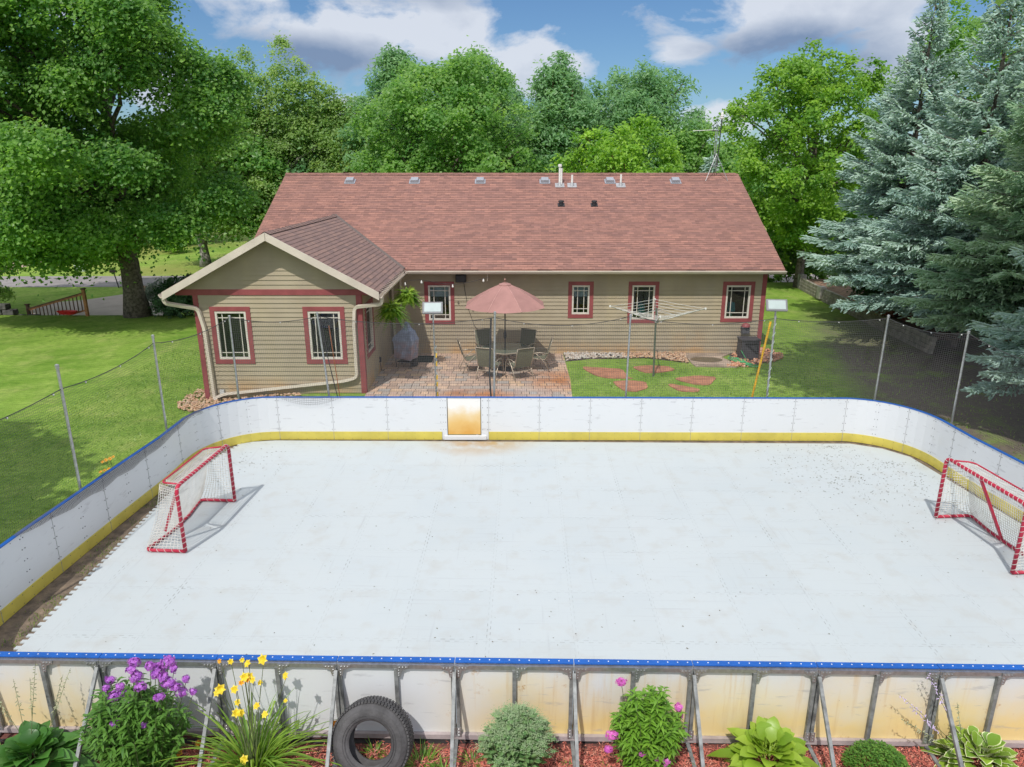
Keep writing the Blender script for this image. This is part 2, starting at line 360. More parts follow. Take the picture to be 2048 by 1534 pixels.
def tree(name, base, label, lobes, tr, th, lm, bm, seed, per=45, sig=.3, leaf=(.16, .12), group='trees around the yard', limbs=14, cat='tree', lean=(0, 0), upb=.35, needle=False, fork=None):
    rng = np.random.default_rng(seed); bx, by = base; bz = gz(bx, by); base3 = (bx, by, bz)
    t = thing(name, base3, label, cat, group)
    mb = MB(); top = Vector((bx + lean[0], by + lean[1], th))
    n = 9; pts = []; rr = []
    for i in range(n + 1):
        k = i / n; pts.append(Vector((bx, by, bz - .1)).lerp(top, k) + Vector((rng.uniform(-1, 1), rng.uniform(-1, 1), 0)) * tr * .25 * (0 < i)); rr.append(tr * (1 - .72 * k) * (1.35 if i == 0 else 1))
    mb.tube(pts, rr, 12)
    order = sorted(lobes, key=lambda l: rng.random())[:limbs]
    for c, r in order:
        c = Vector(c); k = min(.95, max(.3, (c.z - bz) / (th - bz) * .62)); i = int(k * n); s = pts[i].lerp(pts[min(n, i + 1)], k * n - i)
        mb.tube(wobble(s, c, 6, .25, rng), [rr[i] * .5 * (1 - .85 * j / 6) + .012 for j in range(7)], 6, False)
    mb.build('trunk', bm, t, smooth=True)
    P, Nn, T = crown_points(rng, lobes, per, sig, upb=upb)
    if needle: Nn = rng.normal(size=P.shape)
    V, F, tt = leaves(rng, P, Nn, leaf[0] * rng.uniform(.7, 1.25, len(P)), leaf[1] * rng.uniform(.7, 1.25, len(P)), T)
    npmesh('crown', V, F, lm, tt, t, base3)
    return t

L_maple = leafmat('maple_leaf', (.085, .24, .055), (.32, .54, .11), .6)
L_bright = leafmat('bright_leaf', (.10, .27, .025), (.34, .55, .06), .5)
L_pop = leafmat('poplar_leaf', (.19, .34, .10), (.46, .60, .23), .6)
L_mid = leafmat('mid_leaf', (.12, .30, .07), (.36, .56, .16), .6)
L_pine = leafmat('pine_needle', (.12, .29, .12), (.32, .52, .24), .5)
L_oak = leafmat('oak_leaf', (.14, .33, .03), (.38, .60, .06), .5)
rng0 = np.random.default_rng(3)
#TREES
# big maple on the left
lb = envelope(rng0, (-18.8, 31.5, 9.8), 6.7, 7.4, 80, 1.4, 'wide') + [((-14.2, 29.8, 4.2), (1.5, 1.5, .8)), ((-19.5, 28.5, 3.6), (1.8, 1.4, .8)), ((-22.3, 28.8, 4.0), (1.6, 1.4, .9)), ((-12.6, 31, 5.2), (1.4, 1.4, .9)), ((-16.5, 28.2, 3.9), (1.5, 1.3, .7)), ((-15, 28.2, 6.5), (1.3, 1.3, .8)), ((-21.3, 27.8, 11.2), (1.8, 1.5, 1.1)), ((-19.6, 27.2, 12.8), (1.7, 1.5, 1.1)), ((-22.6, 28.4, 8.6), (1.7, 1.5, 1)), ((-19.2, 27.2, 9.3), (1.5, 1.4, .9)), ((-17.2, 27.6, 11.4), (1.4, 1.4, 1)), ((-16.2, 28.2, 9.2), (1.3, 1.3, .9)), ((-23.2, 28.5, 12.6), (1.6, 1.5, 1.1)), ((-20.5, 27, 6.6), (1.3, 1.2, .8))]
tree('maple_tree', (-17.1, 32.0), 'huge broad maple with thick rugged trunk on the left lawn', lb, .48, 11, L_maple, bark, 11, per=190, sig=.30, leaf=(.155, .135), limbs=26)
lb = envelope(rng0, (-27.5, 36, 8.5), 5, 7, 40, 1.6, 'wide')
tree('maple_tree', (-27.5, 37), 'leafy tree at the left edge of the photo behind the huge maple', lb, .35, 9, L_maple, bark, 12, per=60, sig=.4, leaf=(.25, .21))
lb = envelope(rng0, (-21.5, 55, 6.6), 4.6, 5.0, 34, 1.5, 'wide')
tree('ash_tree', (-23.8, 55.5), 'pale forked trunk tree across the road beside the gable end', lb, .38, 7, L_mid, barkp, 13, per=38, sig=.42, leaf=(.30, .25), limbs=12)
lb = []
for (dx, tz) in ((-5, 9.5), (-3.4, 12.0), (-2.2, 12.6), (-.6, 13.6), (.6, 12.2), (1.9, 14.3), (3.0, 13.0), (4.2, 11.9), (5.2, 11.4), (6.1, 10.5), (7.0, 10.3), (7.8, 8.8), (8.6, 8.0)):
    for k in range(7): q = k / 6; r_ = 1.35 - .85 * q ** 1.5; lb.append(((-18 + dx + rng0.uniform(-.35, .35) * (1 - q), 54 + rng0.uniform(-1.5, 1.5) * (1 - q), 3.0 + (tz - 3.3) * q ** .8), (r_, r_, 1.0)))
tree('poplar_tree', (-18, 54), 'grey green many-spired tree behind the left end of the house roof', lb, .4, 11, L_pop, barkp, 14, per=105, sig=.32, leaf=(.22, .14), limbs=20)
def pine(px, Y, topy, wpx, label, seed, lm=L_pine, n=40, low=2.5, shape='spire', xo=0):
    p = at(px, topy, Y); top = p.z; half = (top - low) / 2; rx = wpx / 2 / 1420 * Y
    lb = envelope(np.random.default_rng(seed), (p.x, Y, low + half), rx, half, n, rx * .36 + .1, shape)
    lb.append(((p.x, Y, top - .6), (rx * .25, rx * .25, .8)))
    return tree('pine_tree', (p.x + xo, Y), label, lb, .28, top - 1.5, lm, barkr, seed, per=42, sig=.36, leaf=(.30, .12), group='trees behind the house', limbs=16)
pine(785, 52, 108, 165, 'dark pine rising highest behind the roof left of centre', 21)
pine(945, 54, 112, 190, 'dark pine with a thin tip behind the bushy tree near the middle', 22)
pine(1115, 50, 128, 165, 'bluish green upright pine behind the white roof pipes', 23)
pine(1285, 52, 150, 200, 'rounded pine behind the right half of the roof', 24, n=50, shape='dome')
pine(1160, 58, 200, 110, 'narrow dull pine between the two pines behind the roof pipes', 25)
pine(1010, 58, 170, 110, 'short dark pine at right of the bushy tree behind the roof', 26)
c = at(885, 130, 47); lb = envelope(rng0, (c.x, 47, 6.6), 4.9, 5.6, 64, 1.15, 'dome')
tree('linden_tree', (c.x, 47), 'big bushy mid green tree behind the centre of the roof', lb, .4, 9, L_mid, bark, 31, per=55, sig=.36, leaf=(.24, .18), group='trees behind the house')
c = at(1255, 240, 42); lb = envelope(rng0, (c.x - .3, 42, 5.9), 3.0, 2.6, 34, .8, 'dome')
tree('oak_tree', (c.x, 42), 'low yellow green tree with orange trunk just behind the roof ridge', lb, .2, 7, L_oak, barkr, 32, per=50, sig=.3, leaf=(.24, .14), group='trees behind the house')
c = at(1372, 240, 50); lb = envelope(rng0, (c.x, 50, 4.6), 2.2, 4.6, 22, .9, 'oval')
tree('elm_tree', (c.x, 50), 'loose green tree left of the roof antenna', lb, .2, 7, L_mid, bark, 33, per=40, sig=.34, leaf=(.24, .18), group='trees behind the house')
c = at(1600, 130, 38.8); lb = envelope(rng0, (15.2, 38.8, 7.0), 3.9, 4.6, 84, .85, 'oval') + [((15.6 + 2.0 * math.cos(a), 38.5 + 1.5 * math.sin(a), 10.2 + .5 * math.sin(3 * a)), (.5, .5, 1.0)) for a in (0, 1.3, 2.5, 3.6, 5)]
tree('maple_tree', (15.7, 38.8), 'bright yellow green maple at the right end of the roof', lb, .24, 9.5, L_bright, bark, 34, per=58, sig=.25, leaf=(.18, .14), limbs=22, group='trees behind the house')
c = at(2040, 20, 38); lb = envelope(rng0, (c.x + 2.5, 38, 12), 5, 5, 40, 1.4, 'oval')
tree('ash_tree', (c.x + 3, 38), 'dark leafy tree behind the tops of the blue spruces', lb, .4, 12, L_mid, bark, 35, per=45, sig=.35, leaf=(.22, .17))
for k, (px, Y, w, top, lab) in enumerate([(60, 72, 5, 9, 'shady tree across the road at the far left'), (200, 78, 6, 10, 'tree across the road behind the huge maple crown'), (350, 74, 6, 11, 'distant tree behind the pale forked trunk'), (-60, 66, 5, 9, 'dark tree beyond the road at the left edge'), (640, 66, 5, 9.5, 'distant green tree behind the left part of the roof'), (1440, 70, 4, 6.0, 'low distant tree behind the roof antenna'), (1680, 62, 5, 9, 'distant tree seen between the maple and the spruces')]):
    c = at(px, 400, Y); lb = envelope(rng0, (c.x, Y, top * .58 - .5), w, top * .42, 24, w * .36, 'wide')
    tree('roadside_tree', (c.x, Y), lab, lb, .3, top * .7, L_mid, bark, 40 + k, per=20, sig=.55, leaf=(.42, .32), group='trees beyond the road', limbs=6)
for k, (px, Y, w, topy, lab) in enumerate([(690, 60, 4.0, 250, 'plain green tree filling the gap left of the highest pine'), (1040, 60, 3.0, 235, 'green tree between the bushy tree and the upright pine'), (1200, 60, 2.8, 255, 'green tree in the gap between the two pines right of the pipes'), (1345, 58, 2.6, 270, 'green tree at the right foot of the rounded pine'), (600, 58, 4.0, 230, 'green tree behind the left end of the ridge'), (1470, 60, 3, 300, 'low green tree right of the roof antenna'), (840, 62, 4, 190, 'green tree behind the highest pine')]):
    c = at(px, topy, Y); lb = envelope(np.random.default_rng(300 + k), (c.x, Y, c.z / 2 + 1), w, c.z / 2 - 1, 34, w * .3, 'dome')
    tree('woodland_tree', (c.x, Y), lab, lb, .3, c.z * .7, L_mid if k % 2 else L_pine, bark, 310 + k, per=34, sig=.42, leaf=(.32, .24), group='trees behind the house', limbs=8)
# out of the frame: they stand beside the rink and shade its lawns
lb = envelope(rng0, (-15.2, 5.4, 9.0), 4.3, 3.6, 60, 1.3, 'wide')
tree('maple_tree', (-14.5, 5.0), 'tree beside the left lawn outside the picture, shading it', lb, .35, 9, L_maple, bark, 51, per=45, sig=.4, leaf=(.26, .22))

lb = envelope(rng0, (9.2, 12.9, 12.7), 3.2, 1.8, 80, .9, 'wide')
tree('cottonwood_tree', (11.6, 9.5), 'tall spreading tree right of the rink outside the picture, shading the bare turf', lb, .35, 12, L_mid, bark, 52, per=75, sig=.38, leaf=(.24, .20), lean=(-1.5, 1))
# far wood closing the view
fw_rng = np.random.default_rng(77); lb = []
for i in range(150):
    a = fw_rng.uniform(-1.0, 1.0); Y = fw_rng.uniform(120, 150); lb.append(((Y * math.tan(a), Y, fw_rng.uniform(1, 4.0)), (5, 4, 3)))
P, Nn, T = crown_points(fw_rng, lb, 3.2, 1.1); V, F, tt = leaves(fw_rng, P, Nn, 1.1 * np.ones(len(P)), .9 * np.ones(len(P)), T)
o = npmesh('distant_wood', V, F, L_mid, tt); tag(o, 'far off low wood along the horizon', 'wood', kind='stuff')

# blue spruces
def spruce_mesh(seed, H, Rb, dens=1.0, tw=1.0, z0=.45):
    rng = np.random.default_rng(seed); A = []; B = []; rad = []; T = []
    limbs = MB(); limbs.tube([(0, 0, -.1), (0, 0, H * .5), (0, 0, H - .3)], [.19, .11, .02], 8)
    z = z0
    while z < H - .1:
        k = z / H; Lb = Rb * (1 - k) ** .95 * (.9 if z < 1.0 else 1.0) + .12; nb = int(round((5 + 6 * (1 - k)) * dens)) if z < H - 1 else 5
        for b in range(nb):
            az = rng.uniform(0, 2 * math.pi); L = Lb * rng.uniform(.68, 1.15); up = rng.uniform(.05, .22) + .55 * k ** 2
            tb = np.clip(rng.normal(.45, .2), 0, 1); d = np.array([math.cos(az), math.sin(az), 0]); side = np.array([-d[1], d[0], 0])
            def pos(s): return np.array([0, 0, z]) + d * L * s + np.array([0, 0, 1]) * L * (up * s - .42 * (1 - k) * s * s + .16 * s ** 4)
            limbs.tube([tuple(pos(s)) for s in (0, .35, .7, .97)], [.035 * (1 - k) + .012, .022 * (1 - k) + .01, .012, .004], 4, False)
            ns = max(4, int(L / .085))
            for j in range(ns):
                s = .1 + .9 * (j + rng.random() * .6) / ns; p = pos(s); env = L * .36 * (1.06 - s) ** .75 + .08
                for sg in (-1, 1):
                    ln = env * rng.uniform(.6, 1.15); dr = d * rng.uniform(.5, .95) + side * sg * rng.uniform(.6, 1.0); dr /= np.linalg.norm(dr)
                    q = p + dr * ln; q[2] -= ln * rng.uniform(.1, .42)
                    nn = max(1, int(ln / .11)); 
                    for w in range(nn):
                        f = (w + .4) / nn; c0 = p + (q - p) * f
                        e = dr * .9 + d * .3 + side * rng.normal(0, .55) + np.array([0, 0, rng.normal(-.12, .38)]); e /= np.linalg.norm(e)
                        ll = rng.uniform(.11, .2) * tw; A.append(c0); B.append(c0 + e * ll); rad.append(rng.uniform(.017, .026) * tw); T.append(tb + rng.normal(0, .13))
                    A.append(p + (q - p) * .35); B.append(q); rad.append(.02 * tw); T.append(tb + rng.normal(0, .1))
            A.append(pos(.8)); B.append(pos(1.06)); rad.append(.026 * tw); T.append(tb)
        z += rng.uniform(.16, .26) * (1 if H > 6 else .8)
    for j in range(10):
        a = rng.uniform(0, 6.28); A.append(np.array([0, 0, H - .5 + .04 * j])); B.append(A[-1] + np.array([math.cos(a) * .12, math.sin(a) * .12, .22])); rad.append(.02); T.append(.5)
    A.append(np.array([0, 0, H - .4])); B.append(np.array([0, 0, H + .3])); rad.append(.03); T.append(.5)
    A = np.array(A); B = np.array(B); rad = np.array(rad)[:, None]; T = np.clip(np.array(T), 0, 1)
    d = B - A; d /= np.linalg.norm(d, axis=1, keepdims=True); u = np.cross(d, rng.normal(size=d.shape)); u /= np.linalg.norm(u, axis=1, keepdims=True); v = np.cross(d, u)
    M1 = A + (B - A) * .18; M2 = A + (B - A) * .78; n = len(A)
    ring = lambda M, r: [M + (u * math.cos(a) + v * math.sin(a)) * r for a in (0, 2.094, 4.189)]
    V = np.stack(ring(M1, rad) + ring(M2, rad * .95) + [A, B], 1).reshape(-1, 3)      # 8 verts each
    o = (np.arange(n) * 8)[:, None]
    quads = np.concatenate([o + np.array([[0, 1, 4, 3]]), o + np.array([[1, 2, 5, 4]]), o + np.array([[2, 0, 3, 5]]),
                            o + np.array([[3, 4, 7, 7]])], 0)[: 3 * n]
    tri = np.concatenate([o + np.array([[3, 4, 7]]), o + np.array([[4, 5, 7]]), o + np.array([[5, 3, 7]])], 0)
    q2 = np.concatenate([quads[:, [0, 1, 2]], quads[:, [0, 2, 3]], tri], 0)
    return V, q2, np.repeat(T, 8), limbs
L_spruce = leafmat('blue_spruce_needle', (.27, .42, .38), (.58, .72, .66), .3, .7)
L_spruceg = leafmat('green_spruce_needle', (.23, .40, .24), (.52, .66, .46), .3, .7)
SP = {}
def spruce(x, y, H, key, rz, label, lm, sc=1.0, group='blue spruces on the right'):
    z = gz(x, y); t = thing('spruce_tree', (x, y, z), label, 'spruce', group)
    if key not in SP:
        seed, h, rb, dn, tw, z0 = key; V, F, T, lbm = spruce_mesh(seed, h, rb, dn, tw, z0)
        cr = npmesh('crown', V, F, lm, T, t, (0, 0, 0)); cr.location = (0, 0, 0); tk = lbm.build('trunk', bark); tk.parent = t
        SP[key] = (cr.data, tk.data, lm)
    else:
        me, tm, l0 = SP[key]; cr = bpy.data.objects.new('crown', me); tk = bpy.data.objects.new('trunk', tm)
        for o in (cr, tk): C.objects.link(o); o.parent = t
        if l0 != lm: cr.material_slots[0].link = 'OBJECT'; cr.material_slots[0].material = lm
    s = H / key[1]
    for o in (cr, tk): o.rotation_euler = (0, 0, rz); o.scale = (s * sc, s * sc, s)
    return t
K1 = (5, 12.0, 4.0, .82, 1.2, 1.95); K2 = (6, 11.0, 3.9, .85, 1.15, 1.3)
spruce(15.9, 29.6, 12.5, K1, 0, 'tall silvery blue spruce nearest the bright maple', L_spruce)
spruce(16.0, 25.2, 11.9, K2, 1.0, 'second blue spruce from the left, its thin top bare against the sky', L_spruce, 1.0)
spruce(15.2, 20.8, 11.0, K1, 2.4, 'greener spruce with low branches over the retaining wall', L_spruceg, 1.0)
spruce(14.3, 16.4, 10.0, K2, 4.0, 'blue spruce at the right edge whose low boughs reach the net', L_spruce, .95)
spruce(14.6, 11.6, 10.0, K1, 5.0, 'spruce past the right edge of the rink shading the bare turf', L_spruceg, 1.0)
spruce(at(1424, 300, 44).x, 44, 7.6, (9, 7.6, 1.9, 1.0, 1.9, .5), 0, 'small spruce behind the antenna on the roof', L_spruce, 1.0, 'trees behind the house')
#HOUSE
# ------------------------------------------------------------------ house
siding = bpy.data.materials.new('siding'); siding.use_nodes = True
def siding_material(m):
    t = m.node_tree; b = t.nodes['Principled BSDF']; b.inputs['Roughness'].default_value = .6; b.inputs['Specular IOR Level'].default_value = .3
    g = N(t, 'ShaderNodeNewGeometry'); sp = N(t, 'ShaderNodeSeparateXYZ'); t.links.new(g.outputs['Position'], sp.inputs[0])
    def nz(scale, vec=None, det=5):
        n = N(t, 'ShaderNodeTexNoise', i_Scale=scale, i_Detail=float(det)); t.links.new(vec or g.outputs['Position'], n.inputs['Vector']); return n.outputs[0]
    mp = N(t, 'ShaderNodeMapping'); mp.inputs['Scale'].default_value = (2, 2, .25); t.links.new(g.outputs['Position'], mp.inputs[0])
    base = mixc(t, ramp(t, nz(1.2), .35, .65), (.335, .28, .20), (.39, .33, .24))
    base = mixc(t, mth(t, 'MULTIPLY', ramp(t, nz(1.0, mp.outputs[0]), .45, .75), .35), base, (.46, .375, .22))
    # iron-stained lower boards: near x=6 on the main wall, and low on the addition
    x, z = sp.outputs[0], sp.outputs[2]
    dx = mth(t, 'ABSOLUTE', mth(t, 'SUBTRACT', x, 6.15)); st = ramp(t, dx, 0.05, .75, (1, 1, 1, 1), (0, 0, 0, 1))
    low = ramp(t, z, .2, 1.25, (1, 1, 1, 1), (0, 0, 0, 1))
    s1 = mth(t, 'MULTIPLY', mth(t, 'MULTIPLY', st, low), ramp(t, nz(2.2), .35, .6))
    low2 = mth(t, 'MULTIPLY', ramp(t, z, .1, .55, (1, 1, 1, 1), (0, 0, 0, 1)), ramp(t, nz(1.1), .45, .62))
    s = mth(t, 'MAXIMUM', s1, mth(t, 'MULTIPLY', low2, .8))
    base = mixc(t, mth(t, 'MULTIPLY', s, .7), base, (.50, .27, .09))
    t.links.new(base, b.inputs['Base Color'])
siding_material(siding)
red = mat('red_trim', (.28, .07, .075), .55, var=.1, scale=3)
beige = mat('beige_trim', (.60, .53, .45), .5, var=.06, scale=2)
beige2 = mat('window_vinyl', (.62, .58, .52), .45, var=.04)
glass = glassmat()
dark = mat('dark_interior', (.07, .065, .06), .9, var=.2, scale=2)
LW = (.24, .10)
def shingle_material(name, c1, c2, c3):
    m = bpy.data.materials.new(name); m.use_nodes = True; t = m.node_tree; b = t.nodes['Principled BSDF']
    b.inputs['Roughness'].default_value = .9; b.inputs['Specular IOR Level'].default_value = .2
    uv = N(t, 'ShaderNodeUVMap')
    def brick(bw, rh, off, ca, cb, mort, ms, bias=0.):
        k = N(t, 'ShaderNodeTexBrick', offset=off, offset_frequency=2); t.links.new(uv.outputs[0], k.inputs['Vector'])
        k.inputs['Color1'].default_value = ca + (1,); k.inputs['Color2'].default_value = cb + (1,); k.inputs['Mortar'].default_value = mort + (1,)
        k.inputs['Scale'].default_value = 1; k.inputs['Brick Width'].default_value = bw; k.inputs['Row Height'].default_value = rh; k.inputs['Mortar Size'].default_value = ms
        k.inputs['Mortar Smooth'].default_value = .1; k.inputs['Bias'].default_value = bias; return k
    k = brick(.26, .137, .37, c1, c2, tuple(c * .8 for c in c2), .003)
    k2 = brick(.5, .137, .73, (1.08, 1.06, 1.04), (.80, .82, .88), (.95, .95, .95), 0.0, -.2)
    nn = N(t, 'ShaderNodeTexNoise', i_Scale=70., i_Detail=3.); t.links.new(uv.outputs[0], nn.inputs['Vector'])
    n3 = N(t, 'ShaderNodeTexNoise', i_Scale=.8, i_Detail=5.); t.links.new(uv.outputs[0], n3.inputs['Vector'])
    c = mixc(t, 1.0, k.outputs[0], k2.outputs[0], 'MULTIPLY')
    c = mixc(t, .5, c, mixc(t, nn.outputs[0], (.5, .5, .5), (1.5, 1.5, 1.5)), 'MULTIPLY')
    c = mixc(t, mth(t, 'MULTIPLY', ramp(t, n3.outputs[0], .4, .7), .35), c, c3)
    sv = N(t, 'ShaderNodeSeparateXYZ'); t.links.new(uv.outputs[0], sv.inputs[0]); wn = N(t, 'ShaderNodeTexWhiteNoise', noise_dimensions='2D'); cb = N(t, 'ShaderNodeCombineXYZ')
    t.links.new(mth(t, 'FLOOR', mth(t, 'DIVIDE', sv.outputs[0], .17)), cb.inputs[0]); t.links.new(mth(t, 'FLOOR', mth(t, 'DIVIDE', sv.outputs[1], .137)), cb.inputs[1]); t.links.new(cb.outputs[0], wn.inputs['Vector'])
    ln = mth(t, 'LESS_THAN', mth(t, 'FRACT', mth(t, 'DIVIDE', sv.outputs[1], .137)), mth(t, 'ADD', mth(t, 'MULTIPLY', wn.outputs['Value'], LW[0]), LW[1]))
    c = mixc(t, mth(t, 'MULTIPLY', ln, .75), c, tuple(q * .30 for q in c1))  # paints in the shadow along each shingle course, its width varying by tab
    t.links.new(c, b.inputs['Base Color'])
    bn = N(t, 'ShaderNodeBump', i_Strength=.6, i_Distance=.012); t.links.new(k.outputs['Fac'], bn.inputs['Height']); bn.invert = True; t.links.new(bn.outputs[0], b.inputs['Normal'])
    return m
shing = shingle_material('red_shingles', (.34, .175, .14), (.23, .125, .105), (.27, .15, .125))
LW = (.12, .16)
shing2 = shingle_material('brown_shingles', (.27, .175, .15), (.22, .15, .135), (.21, .15, .135))
H0 = thing('house', (0, 24.1, 0), 'single storey tan house with red trim and a long red shingled roof', 'house')
YW, YF, XL, XR = 24.1, 19.5, -4.2, 8.63; XA = -8.8; EX = .13
ZE = 3.0; SL = .5; EY = 23.6; RY = 29.65; RZ = ZE + (RY - EY) * SL
class Wall:
    """lap siding: boards of .13 m, split round the openings"""
    def __init__(s): s.mb = MB()
    def run(s, a0, a1, z0, z1, fn, openings=(), top=None):
        zs = [z0]; z = z0
        rows = []
        while z < z1 - 1e-4: rows.append((z, min(z1, z + EX))); z += EX
        for (za, zb) in rows:
            cuts = sorted({za, zb} | {q for o in openings for q in (o[2], o[3]) if za < q < zb})
            for ca, cb in zip(cuts, cuts[1:]):
                mid = (ca + cb) / 2; segs = [(a0, a1)]
                for o in openings:
                    if o[2] <= mid <= o[3]:
                        segs = [p for sg in segs for p in ((sg[0], min(sg[1], o[0])), (max(sg[0], o[1]), sg[1])) if p[1] - p[0] > 1e-4]
                for (u, v) in segs:
                    if top:  # gable: clip under the slope
                        (u0, v0), (u1, v1) = top(ca), top(cb)
                        if v0 - u0 < .02: continue
                        if v1 < u1: u1 = v1 = (u0 + v0) / 2
                    else: u0, v0, u1, v1 = u, v, u, v
                    oa = .024 * (1 - (ca - za) / EX); ob = .024 * (1 - (cb - za) / EX) 
                    s.mb.add([fn(u0, oa, ca), fn(v0, oa, ca), fn(v1, ob, cb), fn(u1, ob, cb)], [(0, 1, 2, 3)])
                    if ca == za: s.mb.add([fn(u0, 0, ca), fn(v0, 0, ca), fn(v0, oa, ca), fn(u0, oa, ca)], [(0, 1, 2, 3)])
TR = .13
MW = [(-2.99, -1.97, 1.06, 2.53), (1.92, 2.78, 1.27, 2.53), (3.97, 5.01, 1.09, 2.53), (7.18, 8.27, 1.13, 2.53)]
AW = [(-8.41, -7.28, .88, 2.52), (-5.82, -4.66, .88, 2.52)]
SW = [(19.92, 21.1, .9, 2.52)]
ins = lambda w: (w[0] + TR - .02, w[1] - TR + .02, w[2] + TR - .02, w[3] - TR + .02)
w = Wall(); w.run(XL, XR, .02, 2.93, lambda a, o, z: (a, YW - o, z), [ins(q) for q in MW]); w.mb.build('wall', siding, H0)
w = Wall(); w.run(XA, XL, -.24, 2.84, lambda a, o, z: (a, YF - o, z), [ins(q) for q in AW])
w.run(XA, XL, 3.0, 4.4, lambda a, o, z: (a, YF - o, z), (), top=lambda z: (-6.5 - (4.46 - z) / SL, -6.5 + (4.46 - z) / SL))
w.mb.build('wall', siding, H0)
w = Wall(); w.run(YF, YW, .02, 2.93, lambda a, o, z: (XL + o, a, z), [ins(q) for q in SW]); w.mb.build('wall', siding, H0)
w = Wall(); w.run(-35.7, -YW, -.0, 2.9, lambda a, o, z: (XR + o, -a, z)); w.run(-35.7, -YF, -.24, 2.9, lambda a, o, z: (XA - .0 - o, -a, z)); 
for sx, x0 in ((1, XR), (-1, XA)):
    zz = 2.9
    while zz < 5.75:
        hw = (RZ - .14 - zz) / SL; hw1 = max(0, (RZ - .14 - zz - EX) / SL); o = .016 * sx
        w.mb.add([(x0 + o, RY - hw, zz), (x0 + o, RY + hw, zz), (x0, RY + hw1, zz + EX), (x0, RY - hw1, zz + EX)], [(0, 1, 2, 3)]); zz += EX
w.mb.ext(XA, XR, 35.6, 35.7, -.2, 2.95); w.mb.build('wall', siding, H0)
# foundation strips
fd = MB(); fd.ext(XL + .01, XR - .01, YW + .005, YW + .1, -.1, .03); fd.ext(XA + .02, XL - .02, YF + .01, YF + .1, -.5, -.2); fd.ext(XL - .1, XL - .005, YF + .1, YW, -.1, .03)
fd.build('foundation', mat('concrete', (.42, .40, .37), .9, bump=.2), H0)
# corner and frieze boards
for nm, e in (('corner_board', (XR - .12, XR + .03, YW - .03, YW + .0, .0, 2.93)), ('corner_board', (XA - .03, XA + .11, YF - .03, YF, -.24, 2.84)), ('corner_board', (XL - .12, XL + .03, YF - .03, YF, -.1, 2.84)),
              ('corner_board', (XL, XL + .03, YF + .002, YF + .12, 0, 2.84)), ('corner_board', (XR, XR + .03, YW + .002, YW + .12, 0, 2.9)), ('frieze_board', (XA - .5, XL + .55, YF - .035, YF - .002, 2.843, 3.005))):
    MB().ext(*e).build(nm, red, H0, bevel=.003)
def window(wd, axis, plane, parent, interior=None):
    """trim, frame, muntins, pane; axis x: facing -Y at y=plane; axis y: facing +X at x=plane"""
    a0, a1, z0, z1 = wd
    def B(mb, u0, u1, o0, o1, q0, q1):
        if axis == 'x': mb.ext(u0, u1, plane - o1, plane - o0, q0, q1)
        else: mb.ext(plane + o0, plane + o1, u0, u1, q0, q1)
    f = MB(); B(f, a0, a1, -.02, .032, z1 - TR, z1); B(f, a0, a1, -.02, .032, z0, z0 + TR); B(f, a0, a0 + TR, -.02, .03, z0 + TR, z1 - TR); B(f, a1 - TR, a1, -.02, .03, z0 + TR, z1 - TR)
    wo = f.build('window', red, parent, bevel=.003)
    i0, i1, j0, j1 = a0 + TR, a1 - TR, z0 + TR, z1 - TR; k = .06
    f = MB(); B(f, i0, i1, -.06, .02, j1 - k, j1); B(f, i0, i1, -.06, .02, j0, j0 + k); B(f, i0, i0 + k, -.06, .018, j0 + k, j1 - k); B(f, i1 - k, i1, -.06, .018, j0 + k, j1 - k)
    f.build('frame', beige2, wo, bevel=.004)
    m = MB(); g = .13; q = .011
    for u in (i0 + k + g, i1 - k - g): B(m, u - q, u + q, -.035, -.012, j0 + k, j1 - k)
    for v in (j0 + k + g, j1 - k - g): B(m, i0 + k, i1 - k, -.036, -.013, v - q, v + q)
    m.build('muntins', beige2, wo)
    p = MB(); B(p, i0 + k, i1 - k, -.03, -.028, j0 + k, j1 - k); p.build('pane', glass, wo)
    rm = MB(); D = .9
    for e in ((i0 - .4, i0 - .38, -D, -.08, j0 - .2, j1 + .2), (i1 + .38, i1 + .4, -D, -.08, j0 - .2, j1 + .2), (i0 - .4, i1 + .4, -D, -D + .02, j0 - .2, j1 + .2), (i0 - .4, i1 + .4, -D, -.08, j0 - .22, j0 - .2), (i0 - .4, i1 + .4, -D, -.08, j1 + .2, j1 + .22)): B(rm, *e)
    rm.build('room', dark, wo)
    if interior: interior(wo, i0 + k, i1 - k, j0 + k, j1 - k, B)
fab = mat('curtain', (.62, .72, .80), .9, var=.15, scale=4)
tealm = mat('teal_lampshade', (.12, .50, .58), .8, var=.1)
wood_in = mat('wood_furniture', (.20, .10, .05), .6, var=.3, scale=5)
def in_curtain(wo, a, b, c, d, B):
    m = MB(); B(m, a, b, -.16, -.14, c + (d - c) * .68, d); m.build('curtain', fab, wo)
    m = MB(); B(m, a + .2, b - .1, -.6, -.5, c - .1, c + .35); m.build('furniture', wood_in, wo)
def in_lamp(wo, a, b, c, d, B):
    x = a + (b - a) * (.45 if a < 7 else .3); y = plane_y + .2
    MB().lathe([(.15, 0), (.12, .3)], (x, y, c + .16), 20).build('lamp_shade', tealm, wo)
    MB().lathe([(.05, 0), (.06, .1), (.02, .1), (.015, .18)], (x, y, c), 16).build('lamp_base', tealm, wo)
def in_valance(wo, a, b, c, d, B):
    m = MB(); B(m, a, b, -.16, -.14, d - .35, d); m.build('curtain', fab, wo)
plane_y = YW
for i, q in enumerate(MW): window(q, 'x', YW, H0, (in_curtain, in_valance, in_lamp, in_lamp)[i])
for q in AW: window(q, 'x', YF, H0, None)
for q in SW: window(q, 'y', XL, H0, None)
